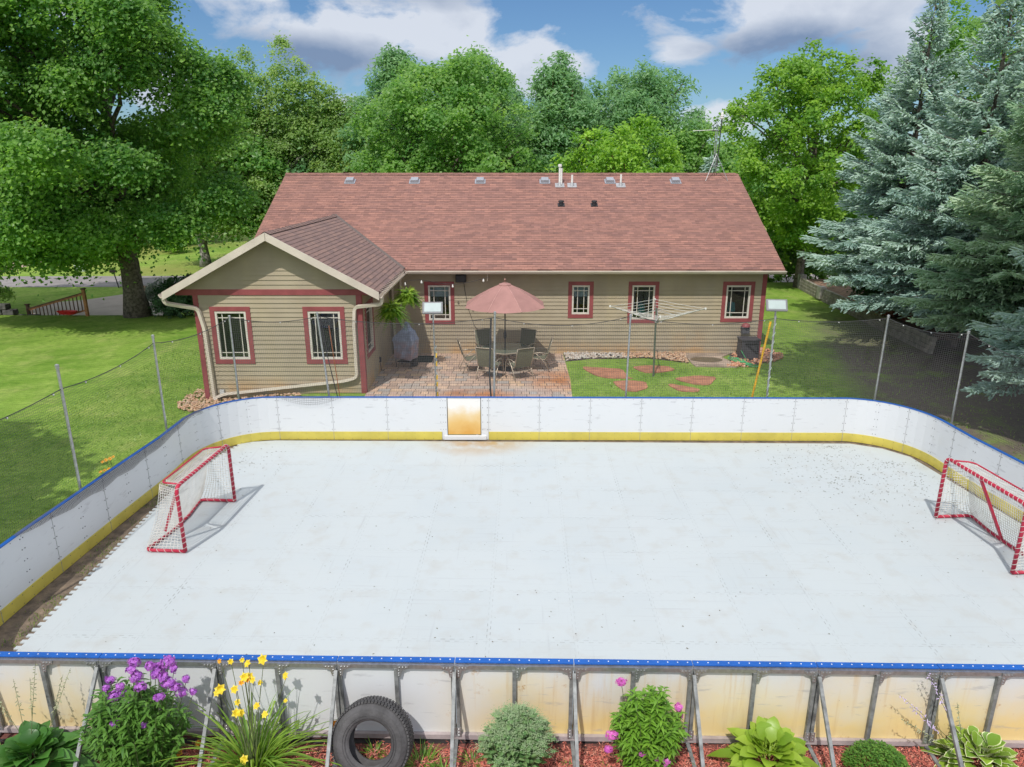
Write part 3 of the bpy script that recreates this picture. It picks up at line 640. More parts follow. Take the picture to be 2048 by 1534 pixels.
# main roof: front slope, back slope with thickness
def slope(corners, uvs, th, mb):
    # corners counterclockwise seen from above; uv in metres
    top = [Vector(c) for c in corners]; bot = [c - Vector((0, 0, th)) for c in top]; n = len(top)
    mb.add(top, [tuple(range(n))], [uvs]); mb.add(top + bot, [tuple(range(2 * n - 1, n - 1, -1))] + [(k, n + k, n + (k + 1) % n, (k + 1) % n) for k in range(n)][::1])
RL, RR = -9.05, 9.05
sl = lambda y: ZE + (y - EY) * SL
hyp = math.sqrt(1 + SL * SL)
# addition roof geometry
AXc = -6.5; AZ = 4.55; AYF = 19.0; AEL, AER = -9.42, -3.58; 
VY = EY + (AZ - ZE) / SL                    # where the addition's ridge meets the main slope
rf = MB()
slope([(RL, EY, ZE), (RR, EY, ZE), (RR, RY, RZ), (RL, RY, RZ)], [(RL, 0), (RR, 0), (RR, (RY - EY) * hyp), (RL, (RY - EY) * hyp)], .10, rf)
slope([(RR, 2 * RY - EY, ZE), (RL, 2 * RY - EY, ZE), (RL, RY, RZ), (RR, RY, RZ)], [(RR, 0), (RL, 0), (RL, (RY - EY) * hyp), (RR, (RY - EY) * hyp)], .10, rf)
rfo = rf.build('roof', shing, H0)
rc = MB()
for i in range(int((RR - RL) / .3)):
    x = RL + .3 * i
    for s_ in (-1, 1):
        vs = [(x, RY, RZ + .03), (x + .305, RY, RZ + .022), (x + .305, RY + s_ * .14, RZ + .022 - .07), (x, RY + s_ * .14, RZ + .03 - .07)]
        rc.add(vs, [(0, 1, 2, 3)], [[(a[0], a[1]) for a in vs]])
rc.build('ridge_cap', shing, rfo)
ar = MB(); sa = (AZ - ZE) / (AXc - AEL); hy = math.sqrt(1 + sa * sa); yb = EY - .02
for e, s_ in ((AEL, -1), (AER, 1)):
    pts = [(e, AYF, ZE - .02 + .03), (AXc, AYF, AZ + .03), (AXc, VY - .02, AZ + .03), (e, yb, ZE + .01)]
    uvs = [(p[1], abs(p[0] - e) * hy) for p in pts]
    if s_ > 0: pts = pts[::-1]; uvs = uvs[::-1]
    pts = pts[::-1]; uvs = uvs[::-1]
    slope(pts, uvs, .09, ar)
aro = ar.build('roof', shing2, H0)
rc = MB()
for i in range(int((VY - AYF) / .3) + 1):
    y = AYF + .3 * i
    for s_ in (-1, 1):
        vs = [(AXc, y, AZ + .055), (AXc, y + .305, AZ + .048), (AXc + s_ * .13, y + .305, AZ - .02), (AXc + s_ * .13, y, AZ - .012)]
        rc.add(vs, [(0, 1, 2, 3)], [[(a[0], a[1]) for a in vs]])
rc.build('ridge_cap', shing2, aro)
vf = MB()
for s_, e in ((1, AER), (-1, AEL)):
    vf.bar((AXc, VY - .02, AZ + .04), (e, EY, ZE + .03), .13, .012, up=(0, -.45, .9))
vf.build('valley_flashing', mat('flashing', (.13, .10, .09), .6), aro)
# rake fascia, soffits
def rake(y, mb, th=.035, h=.21):
    for e, in ((AEL,), (AER,)):
        mb.add([(e, y, ZE + .0), (AXc, y, AZ + .03), (AXc, y, AZ + .03 - h), (e, y, ZE - h)] + [(e, y + th, ZE + .0), (AXc, y + th, AZ + .03), (AXc, y + th, AZ + .03 - h), (e, y + th, ZE - h)],
               [(0, 1, 2, 3), (7, 6, 5, 4), (0, 4, 5, 1), (3, 2, 6, 7), (0, 3, 7, 4), (1, 5, 6, 2)])
fm = MB(); rake(AYF - .036, fm); fm.bar((AXc, AYF - .045, AZ + .03), (AXc, AYF - .045, AZ - .19), .03, .01, up=(1, 0, 0)); fm.build('fascia', beige, H0)
fm = MB()
for e in (AEL, AER): fm.add([(e, AYF, ZE - .12), (AXc, AYF, AZ - .1), (AXc, YF, AZ - .1), (e, YF, ZE - .12)], [(0, 1, 2, 3)])
fm.add([(AER, YF, 2.87), (XL, YF, 2.87), (XL, YW, 2.87), (AER, YW, 2.87)], [(0, 1, 2, 3)]); fm.add([(AEL, YF, 2.87), (XA, YF, 2.87), (XA, YW, 2.87), (AEL, YW, 2.87)], [(0, 1, 2, 3)])
fm.add([(AER, EY, 2.89), (RR, EY, 2.89), (RR, YW, 2.89), (AER, YW, 2.89)], [(0, 1, 2, 3)])
fm.build('soffit', mat('soffit', (.48, .42, .34), .7), H0)
fm = MB(); fm.ext(AER + .05, RR, EY - .001, EY + .02, 2.86, 3.0 - .06); 
for x0 in (RR, RL):
    for s_ in (1, -1):
        fm.add([(x0, EY if s_ > 0 else 2 * RY - EY, ZE - .02), (x0, RY, RZ - .02), (x0, RY, RZ - .2), (x0, EY if s_ > 0 else 2 * RY - EY, ZE - .2)], [(0, 1, 2, 3)])
for v in range(len(fm.v)): pass
fm.build('fascia', beige, H0)
# gutters
def gutter(a, b, mb, out):
    a = Vector(a); b = Vector(b); o = Vector(out); prof = [(0, 0), (.0, -.1), (.07, -.1), (.115, -.03), (.115, 0), (.105, 0), (.1, -.025), (.065, -.09), (.01, -.09), (.01, 0)]
    rings = [[p + o * q[0] + Vector((0, 0, q[1])) for q in prof] for p in (a, b)]; mb.loft(rings)
gm = MB(); gutter((AER + .12, EY - .012, ZE - .04), (RR + .02, EY - .012, ZE - .04), gm, (0, -1, 0)); gm.build('gutter', beige, H0)
gm = MB(); gutter((AER + .0, AYF, ZE - .06), (AER + .0, EY - .12, ZE - .06), gm, (1, 0, 0))
for i in range(18):
    y = AYF + .2 + i * .25; gm.bar((AER - .06, y, ZE + .035), (AER + .115, y, ZE - .03), .014, .006)
gm.build('gutter', beige, H0)
gm = MB(); gutter((AEL - .0, AYF, ZE - .06), (AEL - .0, EY, ZE - .06), gm, (-1, 0, 0)); gm.build('gutter', beige, H0)
def spout(pts, r=.058, rnd=3):
    # smooth the corners of the path a little
    P = [Vector(p) for p in pts]; out = [P[0]]
    for i in range(1, len(P) - 1):
        a = (P[i - 1] - P[i]); b = (P[i + 1] - P[i]); l = min(.12, a.length * .4, b.length * .4); a = P[i] + a.normalized() * l; b = P[i] + b.normalized() * l
        for k in range(rnd + 1): t = k / rnd; out.append(a * (1 - t) ** 2 + P[i] * 2 * t * (1 - t) + b * t * t)
    out.append(P[-1]); return MB().tube(out, r, 4)
yy = YF - .10
A_ = lambda px, py, y=yy: tuple(at(px, py, y))
spout([(AEL - .05, AYF + .1, ZE - .15), (AEL - .0, AYF + .12, ZE - .32), A_(396, 617), A_(410, 660), A_(430, 795), A_(431, 806, yy - .05)], .062).build('downspout', beige, H0)
spout([(AER + .06, AYF + .1, ZE - .15), (AER + .03, AYF + .14, ZE - .34), A_(709, 614), A_(708, 650), A_(714, 755), A_(690, 762), A_(450, 788), A_(434, 794, yy - .03), A_(428, 800, yy - .1)], .058).build('downspout', beige, H0)
for x in (-4.06, -3.78): spout([(x, YW - .07, 2.9), (x, YW - .07, .1), (x, YW - .2, .05)], .045).build('downspout', beige, H0)
# roof furniture
galv_l = mat('painted_vent', (.36, .37, .41), .45, .3, var=.05)
whitep = mat('white_pipe', (.78, .77, .74), .4, var=.05)
blk = mat('black_plastic', (.035, .035, .04), .5, var=.2)
rot_s = Matrix.Rotation(math.atan(SL), 3, 'X')
for i, x in enumerate((-6.37, -3.83, -1.25, 1.29, 3.85, 6.43)):
    y = RY - .62; z = sl(y); v = MB(); v.box((x, y, z + .015), (.42, .36, .012), rot_s); v.box((x, y, z + .08), (.33, .29, .10), rot_s, .86)
    v.build('roof_vent', galv_l, H0, bevel=.008)
for x, y, top, r, cap in ((1.86, RY - .9, 6.28, .045, True), (2.34, RY - .9, 5.98, .04, False), (4.24, RY - .9, 6.0, .038, False)):
    z = sl(y); v = MB(); v.lathe([(r, z), (r, top)] + ([(r, top), (r * 1.7, top), (r * 1.7, top + .09), (0.001, top + .1)] if cap else [(r * .8, top), (r * .8, top - .05)]), (x, y, 0), 16)
    if cap: v.lathe([(.03, z), (.03, top - .05)], (x + .07, y, 0), 10)
    vo = v.build('vent_pipe', whitep, H0, smooth=False)
    v = MB(); v.box((x, y, z + .015), (.36, .34, .012), rot_s); v.lathe([(r * 2.2, z - .02), (r * 1.3, z + .12)], (x, y, 0), 14); v.build('flashing', mat('lead_flashing', (.45, .45, .46), .5, .4), vo)
for x in (1.84, 3.08):
    y = RY - 2.25; z = sl(y); v = MB(); v.box((x, y, z + .012), (.26, .26, .01), rot_s); v.lathe([(.08, z), (.08, z + .1), (.11, z + .1), (.1, z + .17), (.001, z + .18)], (x, y, 0), 14); v.build('exhaust_vent', blk, H0)
# wall fittings
MB().ext(XA + .42, XA + .55, YF - .08, YF - .017, -.02, .12).build('junction_box', mat('grey_box', (.5, .5, .5), .5), H0, bevel=.006)
MB().ext(-1.12, -1.0, YW - .07, YW - .017, .62, .8).build('outlet', mat('outlet_grey', (.12, .11, .1), .5), H0, bevel=.006)
MB().ext(-1.1, -1.02, YW - .085, YW - .07, .66, .7).build('outlet', mat('outlet_white', (.7, .7, .68), .5), H0)
cabl = MB(); cabl.tube([(-1.65, YW - .05, 2.6), (-1.6, YW - .04, 2.2), (-1.5, YW - .03, 1.6), (-1.3, YW - .03, 1.0), (-1.06, YW - .06, .75)], .008, 5); cabl.build('cable', blk, H0)
MB().bar((-1.45, YW - .03, 1.62), (-1.25, YW - .03, 1.58), .02).bar((-1.34, YW - .03, 1.5), (-1.35, YW - .03, 1.7), .02).build('hook', blk, H0)
v = MB(); v.box((8.05, YW - .12, .98), (.3, .2, .05), None, .8); v.box((8.05, YW - .1, .86), (.26, .16, .2), None, 1.0); vo = v.build('wall_vent', mat('vent_grey', (.10, .10, .11), .5), H0)
MB().lathe([(.02, 1.12), (.12, 1.08), (.15, 1.0), (.15, .99)], (8.05, YW - .12, 0), 16).build('vent_hood', red, vo, smooth=True)
MB().bar((XL + .03, 21.7, .35), (XL + .03, 21.7, .5), .08).build('outlet', blk, H0); MB().tube([(XL + .03, 21.7, .36), (XL + .05, 21.75, .05), (XL + .1, 21.9, .02)], .008, 5).build('cable', blk, H0)

# antenna mast on the roof
alu = mat('galvanised_steel', (.48, .49, .50), .38, .75, var=.12, scale=20)
darkst = mat('dark_steel', (.07, .07, .075), .5, .5)
an = thing('roof_antenna', (8.05, RY - .3, RZ - .12), 'dark mast on a grey tripod standing on the right end of the roof ridge', 'antenna')
ax, ay = 8.05, RY - .3; v = MB(); 
for p in ((ax - .42, ay - .25), (ax + .45, ay - .25), (ax + .1, ay + .25)):
    zz = RZ - abs(p[1] - RY) * SL; v.tube([(p[0], p[1], zz), (ax, ay, RZ + .75)], .012, 6)
v.bar((ax - .2, ay - .12, RZ + .3), (ax + .22, ay - .12, RZ + .3), .02).build('tripod', alu, an)
MB().tube([(ax + .05, ay, RZ + .25), (ax + .1, ay, 8.05)], .022, 8).build('mast', darkst, an)
v = MB()
for dx in (-.1, -.03): v.tube([(ax + dx, ay, RZ + .2), (ax + dx, ay, 7.85)], .013, 6)
for k in range(7): v.bar((ax - .1, ay, RZ + .5 + k * .26), (ax - .03, ay, RZ + .62 + k * .26), .012)
v.build('lattice', alu, an)
MB().lathe([(.001, 8.04), (.07, 8.06), (.075, 8.1), (.05, 8.13), (.07, 8.15), (.07, 8.19), (.045, 8.21), (.06, 8.23), (.05, 8.28), (.001, 8.3)], (ax + .1, ay, 0), 16).build('sensor_head', whitep, an, smooth=True)
v = MB(); v.tube([(ax - 1.0, ay, 7.62), (ax - .1, ay, 7.66)], .011, 6); v.build('boom', whitep, an); v = MB(); v.bar((ax - .35, ay, 7.72), (ax - .07, ay, 7.95), .02); v.bar((ax - .2, ay, 7.84), (ax - .2, ay, 7.6), .02); v.bar((ax - .26, ay, 7.62), (ax + .05, ay, 7.62), .03); v.build('wind_vane', darkst, an)

# ------------------------------------------------------------------ patio, beds
def patio_material():
    m = bpy.data.materials.new('paving'); m.use_nodes = True; t = m.node_tree; b = t.nodes['Principled BSDF']; b.inputs['Roughness'].default_value = .85
    g = N(t, 'ShaderNodeNewGeometry'); mp = N(t, 'ShaderNodeMapping'); t.links.new(g.outputs['Position'], mp.inputs[0]); mp.inputs['Location'].default_value = (.3, .1, 0)
    k = N(t, 'ShaderNodeTexBrick', offset=.42, squash=.62, squash_frequency=3, offset_frequency=2); t.links.new(mp.outputs[0], k.inputs['Vector'])
    k.inputs['Scale'].default_value = 1; k.inputs['Brick Width'].default_value = .36; k.inputs['Row Height'].default_value = .27; k.inputs['Mortar Size'].default_value = .008
    k.inputs['Color1'].default_value = (.0, .0, .0, 1); k.inputs['Color2'].default_value = (1, 1, 1, 1); k.inputs['Mortar'].default_value = (.5, .5, .5, 1)
    cr = N(t, 'ShaderNodeValToRGB'); t.links.new(k.outputs[0], cr.inputs[0]); e = cr.color_ramp.elements
    e[0].color = (.34, .25, .20, 1); e[1].color = (.60, .42, .27, 1); 
    for p, c in ((.2, (.52, .37, .28, 1)), (.4, (.36, .33, .30, 1)), (.6, (.60, .42, .30, 1)), (.8, (.46, .33, .27, 1))):
        q = cr.color_ramp.elements.new(p); q.color = c
    nn = N(t, 'ShaderNodeTexNoise', i_Scale=9., i_Detail=6.); t.links.new(g.outputs['Position'], nn.inputs['Vector'])
    c = mixc(t, .6, cr.outputs[0], mixc(t, nn.outputs[0], (.6, .6, .6), (1.4, 1.4, 1.4)), 'MULTIPLY')
    sp = N(t, 'ShaderNodeSeparateXYZ'); t.links.new(g.outputs['Position'], sp.inputs[0]); n3 = N(t, 'ShaderNodeTexNoise', i_Scale=1.1, i_Detail=4.); t.links.new(g.outputs['Position'], n3.inputs['Vector'])
    def blob(x, y, rx, ry):
        a = mth(t, 'DIVIDE', mth(t, 'SUBTRACT', sp.outputs[0], x), rx); bb = mth(t, 'DIVIDE', mth(t, 'SUBTRACT', sp.outputs[1], y), ry)
        return mth(t, 'SUBTRACT', 1.15, mth(t, 'SQRT', mth(t, 'ADD', mth(t, 'MULTIPLY', a, a), mth(t, 'MULTIPLY', bb, bb))), True)
    rust = mth(t, 'MULTIPLY', mth(t, 'MAXIMUM', blob(1.45, 20.7, 1.1, 1.3), blob(-.9, 19.4, 1.3, .5)), ramp(t, n3.outputs[0], .3, .6))
    c = mixc(t, mth(t, 'MULTIPLY', rust, .9), c, mixc(t, .7, (.55, .20, .06), c, 'MULTIPLY'))
    c = mixc(t, mth(t, 'MULTIPLY', rust, .55), c, (.46, .19, .06))
    c = mixc(t, mth(t, 'MULTIPLY', blob(.5, 19.6, 1.3, .45), .35), c, (.42, .42, .42))
    c = mixc(t, k.outputs['Fac'], c, (.10, .08, .065))
    t.links.new(c, b.inputs['Base Color'])
    bn = N(t, 'ShaderNodeBump', i_Strength=.8, i_Distance=.01); bn.invert = True; t.links.new(k.outputs['Fac'], bn.inputs['Height']); t.links.new(bn.outputs[0], b.inputs['Normal'])
    return m
o = MB().prism([(XL + .02, 17.2), (1.62, 17.2), (1.70, 19.1), (1.78, 20.8), (1.78, YW - .02), (XL + .02, YW - .02)], -.05, .015).build('patio', patio_material()); tag(o, kind='structure', label='multicoloured paver patio, rust stained at its right edge')
def pebbles(name, poly, n, size, m, label, seed, hump=.04):
    rng = random.Random(seed); xs_ = [p[0] for p in poly]; ys_ = [p[1] for p in poly]; mb = MB(); mb.t = []
    def inside(x, y):
        c = False; j = len(poly) - 1
        for i in range(len(poly)):
            xi, yi = poly[i]; xj, yj = poly[j]
            if (yi > y) != (yj > y) and x < (xj - xi) * (y - yi) / (yj - yi) + xi: c = not c
            j = i
        return c
    k = 0
    while k < n:
        x = rng.uniform(min(xs_), max(xs_)); y = rng.uniform(min(ys_), max(ys_))
        if not inside(x, y): continue
        k += 1; a = size * rng.uniform(.55, 1.3); b = a * rng.uniform(.6, .9); h = a * rng.uniform(.45, .75); rz = rng.uniform(0, 6.28); zc_ = gz(x, y) + h * .5 + rng.uniform(0, hump)
        vs = []; cr, sr = math.cos(rz), math.sin(rz)
        for ph, ww in ((-.8, .55), (0, 1), (.75, .62)):
            for q in range(6):
                an_ = q * math.pi / 3 + ph; u = math.cos(an_) * a * .5 * ww * rng.uniform(.85, 1.12); v_ = math.sin(an_) * b * .5 * ww * rng.uniform(.85, 1.12)
                vs.append((x + u * cr - v_ * sr, y + u * sr + v_ * cr, zc_ + ph * h * .55))
        fs = [(i * 6 + q, i * 6 + (q + 1) % 6, (i + 1) * 6 + (q + 1) % 6, (i + 1) * 6 + q) for i in (0, 1) for q in range(6)] + [(12, 13, 14, 15, 16, 17)]
        mb.add(vs, fs); mb.t += [rng.random()] * 18
    return tag(mb.build(name, m), label, 'rocks', kind='stuff')
def tintmat(name, cols, rough=.8):
    m = bpy.data.materials.new(name); m.use_nodes = True; t = m.node_tree; b = t.nodes['Principled BSDF']; b.inputs['Roughness'].default_value = rough
    a = N(t, 'ShaderNodeAttribute', attribute_name='tint'); cr = N(t, 'ShaderNodeValToRGB'); t.links.new(a.outputs['Fac'], cr.inputs[0]); cr.color_ramp.interpolation = 'LINEAR'
    e = cr.color_ramp.elements; e[0].color = cols[0] + (1,); e[1].color = cols[-1] + (1,)
    for i, c in enumerate(cols[1:-1]): q = e.new((i + 1) / (len(cols) - 1)); q.color = c + (1,)
    t.links.new(cr.outputs[0], b.inputs['Base Color']); return m
pale = tintmat('pale_pebbles', [(.5, .47, .43), (.68, .64, .58), (.42, .34, .28), (.6, .5, .4)])
tan = tintmat('tan_pebbles', [(.55, .36, .22), (.62, .44, .30), (.45, .25, .14), (.62, .48, .36)])
orange = tintmat('orange_pebbles', [(.62, .28, .16), (.66, .38, .24), (.5, .2, .1), (.66, .46, .34)])
soil = mat('dark_soil', (.09, .07, .055), .95)
sheet('bed_soil', [(1.8, 23.0), (2.65, 23.33), (4.6, 23.45), (5.9, 22.85), (6.1, YW - .02), (1.8, YW - .02)], soil, .006)
sheet('bed_soil', [(7.1, 22.3), (7.9, 22.5), (9.0, 23.3), (9.35, 24.1), (9.2, 24.6), (8.7, 24.6), (8.7, 24.0), (7.6, YW - .02)], soil, .006)
pebbles('river_rocks', [(1.82, 23.05), (2.65, 23.38), (3.9, 23.4), (3.9, YW - .04), (1.82, YW - .04)], 420, .09, pale, 'whitish river rocks along the house wall beside the patio', 1)
pebbles('river_rocks', [(3.8, 23.4), (4.8, 23.4), (5.85, 22.75), (6.05, YW - .04), (3.8, YW - .04)], 420, .10, tan, 'tan river rocks along the house wall behind the clothesline', 2)
pebbles('river_rocks', [(6.95, 22.3), (7.6, 22.25), (8.6, 22.8), (9.25, 23.4), (9.4, 24.1), (9.1, 24.7), (8.68, 24.6), (8.68, 24.0), (7.7, YW - .05), (7.3, 22.9)], 560, .10, orange, 'orange river rocks around the dark hose box at the house corner', 3)
pebbles('river_rocks', [(-9.5, 19.2), (-9.2, 18.6), (-8.5, 18.3), (-7.2, 18.8), (-6.0, 19.2), (-6, 19.48), (-8.85, 19.48), (-9.0, 20.6), (-9.45, 20.4)], 620, .095, tan, 'mixed river rocks at the foot of the left gable corner', 4)
o = MB().prism([(5.95, 22.7), (6.0, 22.35), (7.3, 22.25), (7.45, 22.6), (7.15, 23.5), (7.65, YW - .03), (6.0, YW - .03)], -.05, .035).build('concrete_pad', mat('stained_concrete', (.40, .31, .24), .8, var=.25, scale=1.6)); tag(o, 'stained concrete pad against the house wall', 'slab')
o = MB().prism([(6.55 + .55 * math.cos(a * .4488), 23.15 + .34 * math.sin(a * .4488)) for a in range(14)], .036, .039).build('puddle', mat('wet_patch', (.13, .10, .06), .15, var=.2)); tag(o, 'dark wet puddle on the stained concrete pad', 'puddle')
stone = mat('red_flagstone', (.42, .19, .11), .85, var=.2, scale=3, bump=.5, bscale=18)
for nm, pts, lab in (('a', [(2.3, 22.35), (2.95, 22.2), (3.55, 22.05), (3.6, 21.1), (3.75, 20.95), (3.0, 20.98), (2.6, 21.3), (2.35, 21.9)], 'largest flagstone, left in the grass beside the patio'),
                     ('b', [(3.9, 22.3), (4.5, 22.5), (5.1, 22.4), (5.25, 21.9), (4.4, 21.55), (4.1, 21.75)], 'flagstone behind the foot of the clothesline mast'),
                     ('c', [(3.05, 20.65), (3.6, 20.75), (4.05, 20.6), (4.0, 19.95), (3.6, 19.6), (3.25, 19.7), (3.1, 20.2)], 'flagstone beside the thin net post, closest to the rink'),
                     ('d', [(5.0, 21.0), (5.8, 21.3), (6.35, 21.1), (5.9, 20.25), (5.5, 20.3), (5.1, 20.7)], 'rightmost flagstone in the grass'),
                     ('e', [(4.65, 20.25), (4.75, 20.4), (5.2, 20.1), (5.5, 19.85), (5.35, 19.55), (4.85, 19.65)], 'small narrow flagstone nearest the rink between two others')):
    cx = sum(p[0] for p in pts) / len(pts); cy = sum(p[1] for p in pts) / len(pts)
    rp = []
    for i in range(len(pts)):
        a = Vector(pts[i]); b = Vector(pts[(i + 1) % len(pts)]); rp += [tuple(a.lerp(b, .15)), tuple(a.lerp(b, .5) + Vector((random.uniform(-.03, .03), random.uniform(-.03, .03)))), tuple(a.lerp(b, .85))]
    o = MB().prism(rp, -.03, .022).build('stepping_stone', stone, origin=(cx, cy, 0)); tag(o, lab, 'stepping stone', 'flagstones in the grass')

# ------------------------------------------------------------------ patio furniture
sling = mat('olive_sling', (.17, .175, .12), .8, var=.15, scale=30); frame_m = mat('champagne_frame', (.42, .36, .28), .4, .4, var=.08)
def make_chair(label):
    t = thing('patio_chair', (0, 0, 0), label, 'chair', 'chairs around the patio table')
    w_ = .27
    back = MB(); rows = 7; vs = []; 
    for k in range(rows):
        s_ = k / (rows - 1); z = .40 + .62 * s_; y = -.22 - .20 * s_ - .02 * math.sin(math.pi * s_)
        for u in (-w_, 0, w_): vs.append((u, y + (.012 if u == 0 else 0), z))
    back.add(vs + [(a, b + .008, c) for a, b, c in vs], [(i * 3 + j, i * 3 + j + 1, i * 3 + j + 4, i * 3 + j + 3) for i in range(rows - 1) for j in (0, 1)] + [(21 + i * 3 + j + 3, 21 + i * 3 + j + 4, 21 + i * 3 + j + 1, 21 + i * 3 + j) for i in range(rows - 1) for j in (0, 1)])
    back.build('backrest', sling, t, smooth=True)
    seat = MB(); vs = []
    for k in range(6):
        s_ = k / 5; y = -.23 + .5 * s_; z = .40 + .05 * s_ - .02 * math.sin(math.pi * s_)
        for u in (-w_, w_): vs.append((u, y, z))
    seat.add(vs, [(i * 2, i * 2 + 1, i * 2 + 3, i * 2 + 2) for i in range(5)]); seat.build('seat', sling, t, smooth=True)
    for sx in (-1, 1):
        x = sx * (w_ + .015); f = MB(); f.tube([(x, .27, .45), (x, -.02, .41), (x, -.2, .40), (x, -.27, .5), (x, -.36, .8), (x, -.43, 1.03)], .014, 6); f.build('side_rail', frame_m, t, smooth=True)
        x = sx * (w_ + .045); f = MB(); f.tube([(x, .30, 0), (x, .32, .25), (x, .27, .5), (x, .15, .61), (x, -.05, .63), (x, -.3, .6)], .016, 6); f.build('leg', frame_m, t, smooth=True)
        f = MB(); f.tube([(x, -.36, 0), (x, -.2, .3), (x, -.02, .5), (x, .1, .61)], .015, 6); f.build('leg', frame_m, t, smooth=True)
    f = MB(); f.tube([(-w_ - .04, .26, .36), (w_ + .04, .26, .36)], .012, 6); f.tube([(-w_, -.43, 1.03), (w_, -.43, 1.03)], .014, 6); f.tube([(-w_ - .04, -.22, .28), (w_ + .04, -.22, .28)], .012, 6); f.build('crossbar', frame_m, t)
    return t
tx, ty = -.22, 22.05
ch = [(-.68, 21.05, 'olive sling chair seen from behind at front left of the table'), (.22, 21.0, 'olive sling chair seen from behind at front right of the table'), (.85, 22.0, 'olive sling chair at the right side of the table, its back leaning right'),
      (.35, 22.95, 'olive sling chair behind the table on the right, near the house wall'), (-.80, 22.95, 'olive sling chair behind the table on the left, near the house wall'), (-1.28, 21.85, 'pale edged chair seen edge on at the left end of the table')]
c0 = None
for x, y, lab in ch:
    if c0 is None: c0 = make_chair(lab); o = c0
    else: o = copy_tree(c0); o['label'] = lab
    o.location = (x, y, .016); o.rotation_euler.z = math.atan2(ty - y, tx - x) - math.pi / 2 + random.uniform(-.1, .1)
tb = thing('patio_table', (tx, ty, .015), 'round olive glass patio table in the middle of the patio', 'table')
gl = mat('table_glass', (.10, .13, .10), .12, var=.08, spec=.6)
MB().lathe([(.001, .70), (.8, .70), (.815, .705), (.81, .72), (.001, .722)], (tx, ty, 0), 8).build('table_top', gl, tb)
MB().lathe([(.80, .685), (.835, .69), (.835, .712), (.815, .726), (.80, .724)], (tx, ty, 0), 8).build('table_rim', frame_m, tb)
for k in range(4):
    a = k * math.pi / 2 + .5; c_, s_ = math.cos(a), math.sin(a)
    MB().tube([(tx + c_ * .5, ty + s_ * .5, .015), (tx + c_ * .42, ty + s_ * .42, .3), (tx + c_ * .2, ty + s_ * .2, .52), (tx + c_ * .06, ty + s_ * .06, .6), (tx + c_ * .5, ty + s_ * .5, .69)], .02, 6).build('leg', frame_m, tb, smooth=True)
um = thing('patio_umbrella', (tx, ty, .015), 'faded pink parasol standing through the patio table', 'umbrella')
pink = mat('faded_pink_canvas', (.36, .19, .17), .85, var=.07, scale=2); 
um_z = 2.1; mb = MB(); nseg = 8; rings = []
for rr_, zz in ((.001, .72), (.2, .655), (.205, .62), (.55, .46), (.95, .24), (1.32, 0)):
    ring = []
    for k in range(nseg * 4):
        a = 2 * math.pi * (k + 2) / (nseg * 4); q = abs((k % 4) - 0) / 4; sc_ = math.cos(math.pi / nseg) / math.cos(((a - math.pi / 8) % (2 * math.pi / nseg)) - math.pi / nseg) if rr_ > .1 else 1
        sag = .035 * math.sin(math.pi * (((a - math.pi / 8) % (2 * math.pi / nseg)) / (2 * math.pi / nseg))) * (rr_ / 1.32)
        ring.append((tx + rr_ * sc_ * math.cos(a), ty + rr_ * sc_ * math.sin(a), um_z + zz - sag))
    rings.append(ring)
mb.loft(rings, cap=False); co = mb.build('canopy', pink, um)
sm = MB()
for k in range(nseg):
    a = math.pi / 8 + 2 * math.pi * k / nseg; pts = [(tx + r_ * math.cos(a), ty + r_ * math.sin(a), um_z + z_ + .004) for r_, z_ in ((.2, .62), (.55, .46), (.95, .24), (1.32, 0))]; sm.tube(pts, .008, 4)
sm.build('seam', mat('pink_seam', (.52, .30, .27), .8), co)
for k in range(nseg):
    a = math.pi / 8 + 2 * math.pi * k / nseg; MB().tube([(tx + .03 * math.cos(a), ty + .03 * math.sin(a), um_z + .62), (tx + 1.3 * math.cos(a), ty + 1.3 * math.sin(a), um_z - .015)], .007, 4).build('rib', darkst, um)
MB().tube([(tx, ty, .02), (tx, ty, 2.75)], .02, 8).build('pole', darkst, um)
MB().lathe([(.02, 1.0), (.05, 1.07), (.05, 1.2), (.02, 1.27)], (tx, ty, 0), 10).build('crank_housing', darkst, um)
MB().lathe([(.001, 2.93), (.03, 2.925), (.045, 2.88), (.03, 2.84), (.04, 2.82)], (tx, ty, 0), 14).build('finial', mat('bronze', (.30, .17, .13), .3, .6), um, smooth=True)
MB().lathe([(.001, .1), (.05, .1), (.08, .06), (.24, .05), (.25, .0), (.001, 0)][::-1], (tx, ty, .016), 18).build('base', darkst, um)

# covered grill
gx, gy = -3.43, 22.35; gt = thing('covered_grill', (gx, gy, .015), 'barbecue grill under a crumpled blue grey cover in the patio corner', 'grill')
rg = random.Random(5); cg, sg_ = math.cos(-.35), math.sin(-.35)
def gring(w_, d_, z, j=.02, ox=0, oy=0):
    out = []
    for k in range(16):
        a = 2 * math.pi * k / 16; q = max(abs(math.cos(a)), abs(math.sin(a))) ** .8
        x = math.cos(a) / q * w_ / 2 + ox + rg.uniform(-j, j); y = math.sin(a) / q * d_ / 2 + oy + rg.uniform(-j, j)
        out.append((gx + x * cg - y * sg_, gy + x * sg_ + y * cg, z + rg.uniform(-j, j)))
    return out
mb = MB(); mb.loft([gring(.62, .5, .30, .03), gring(.66, .52, .36), gring(.68, .54, .55), gring(.72, .56, .8, .03), gring(.74, .58, .93), gring(.66, .50, 1.02), gring(.46, .40, 1.2, .02, .05), gring(.24, .24, 1.28, .01, .07), gring(.18, .18, 1.34, .01, .07), gring(.17, .16, 1.44, .01, .06), gring(.05, .05, 1.5, .005, .05)])
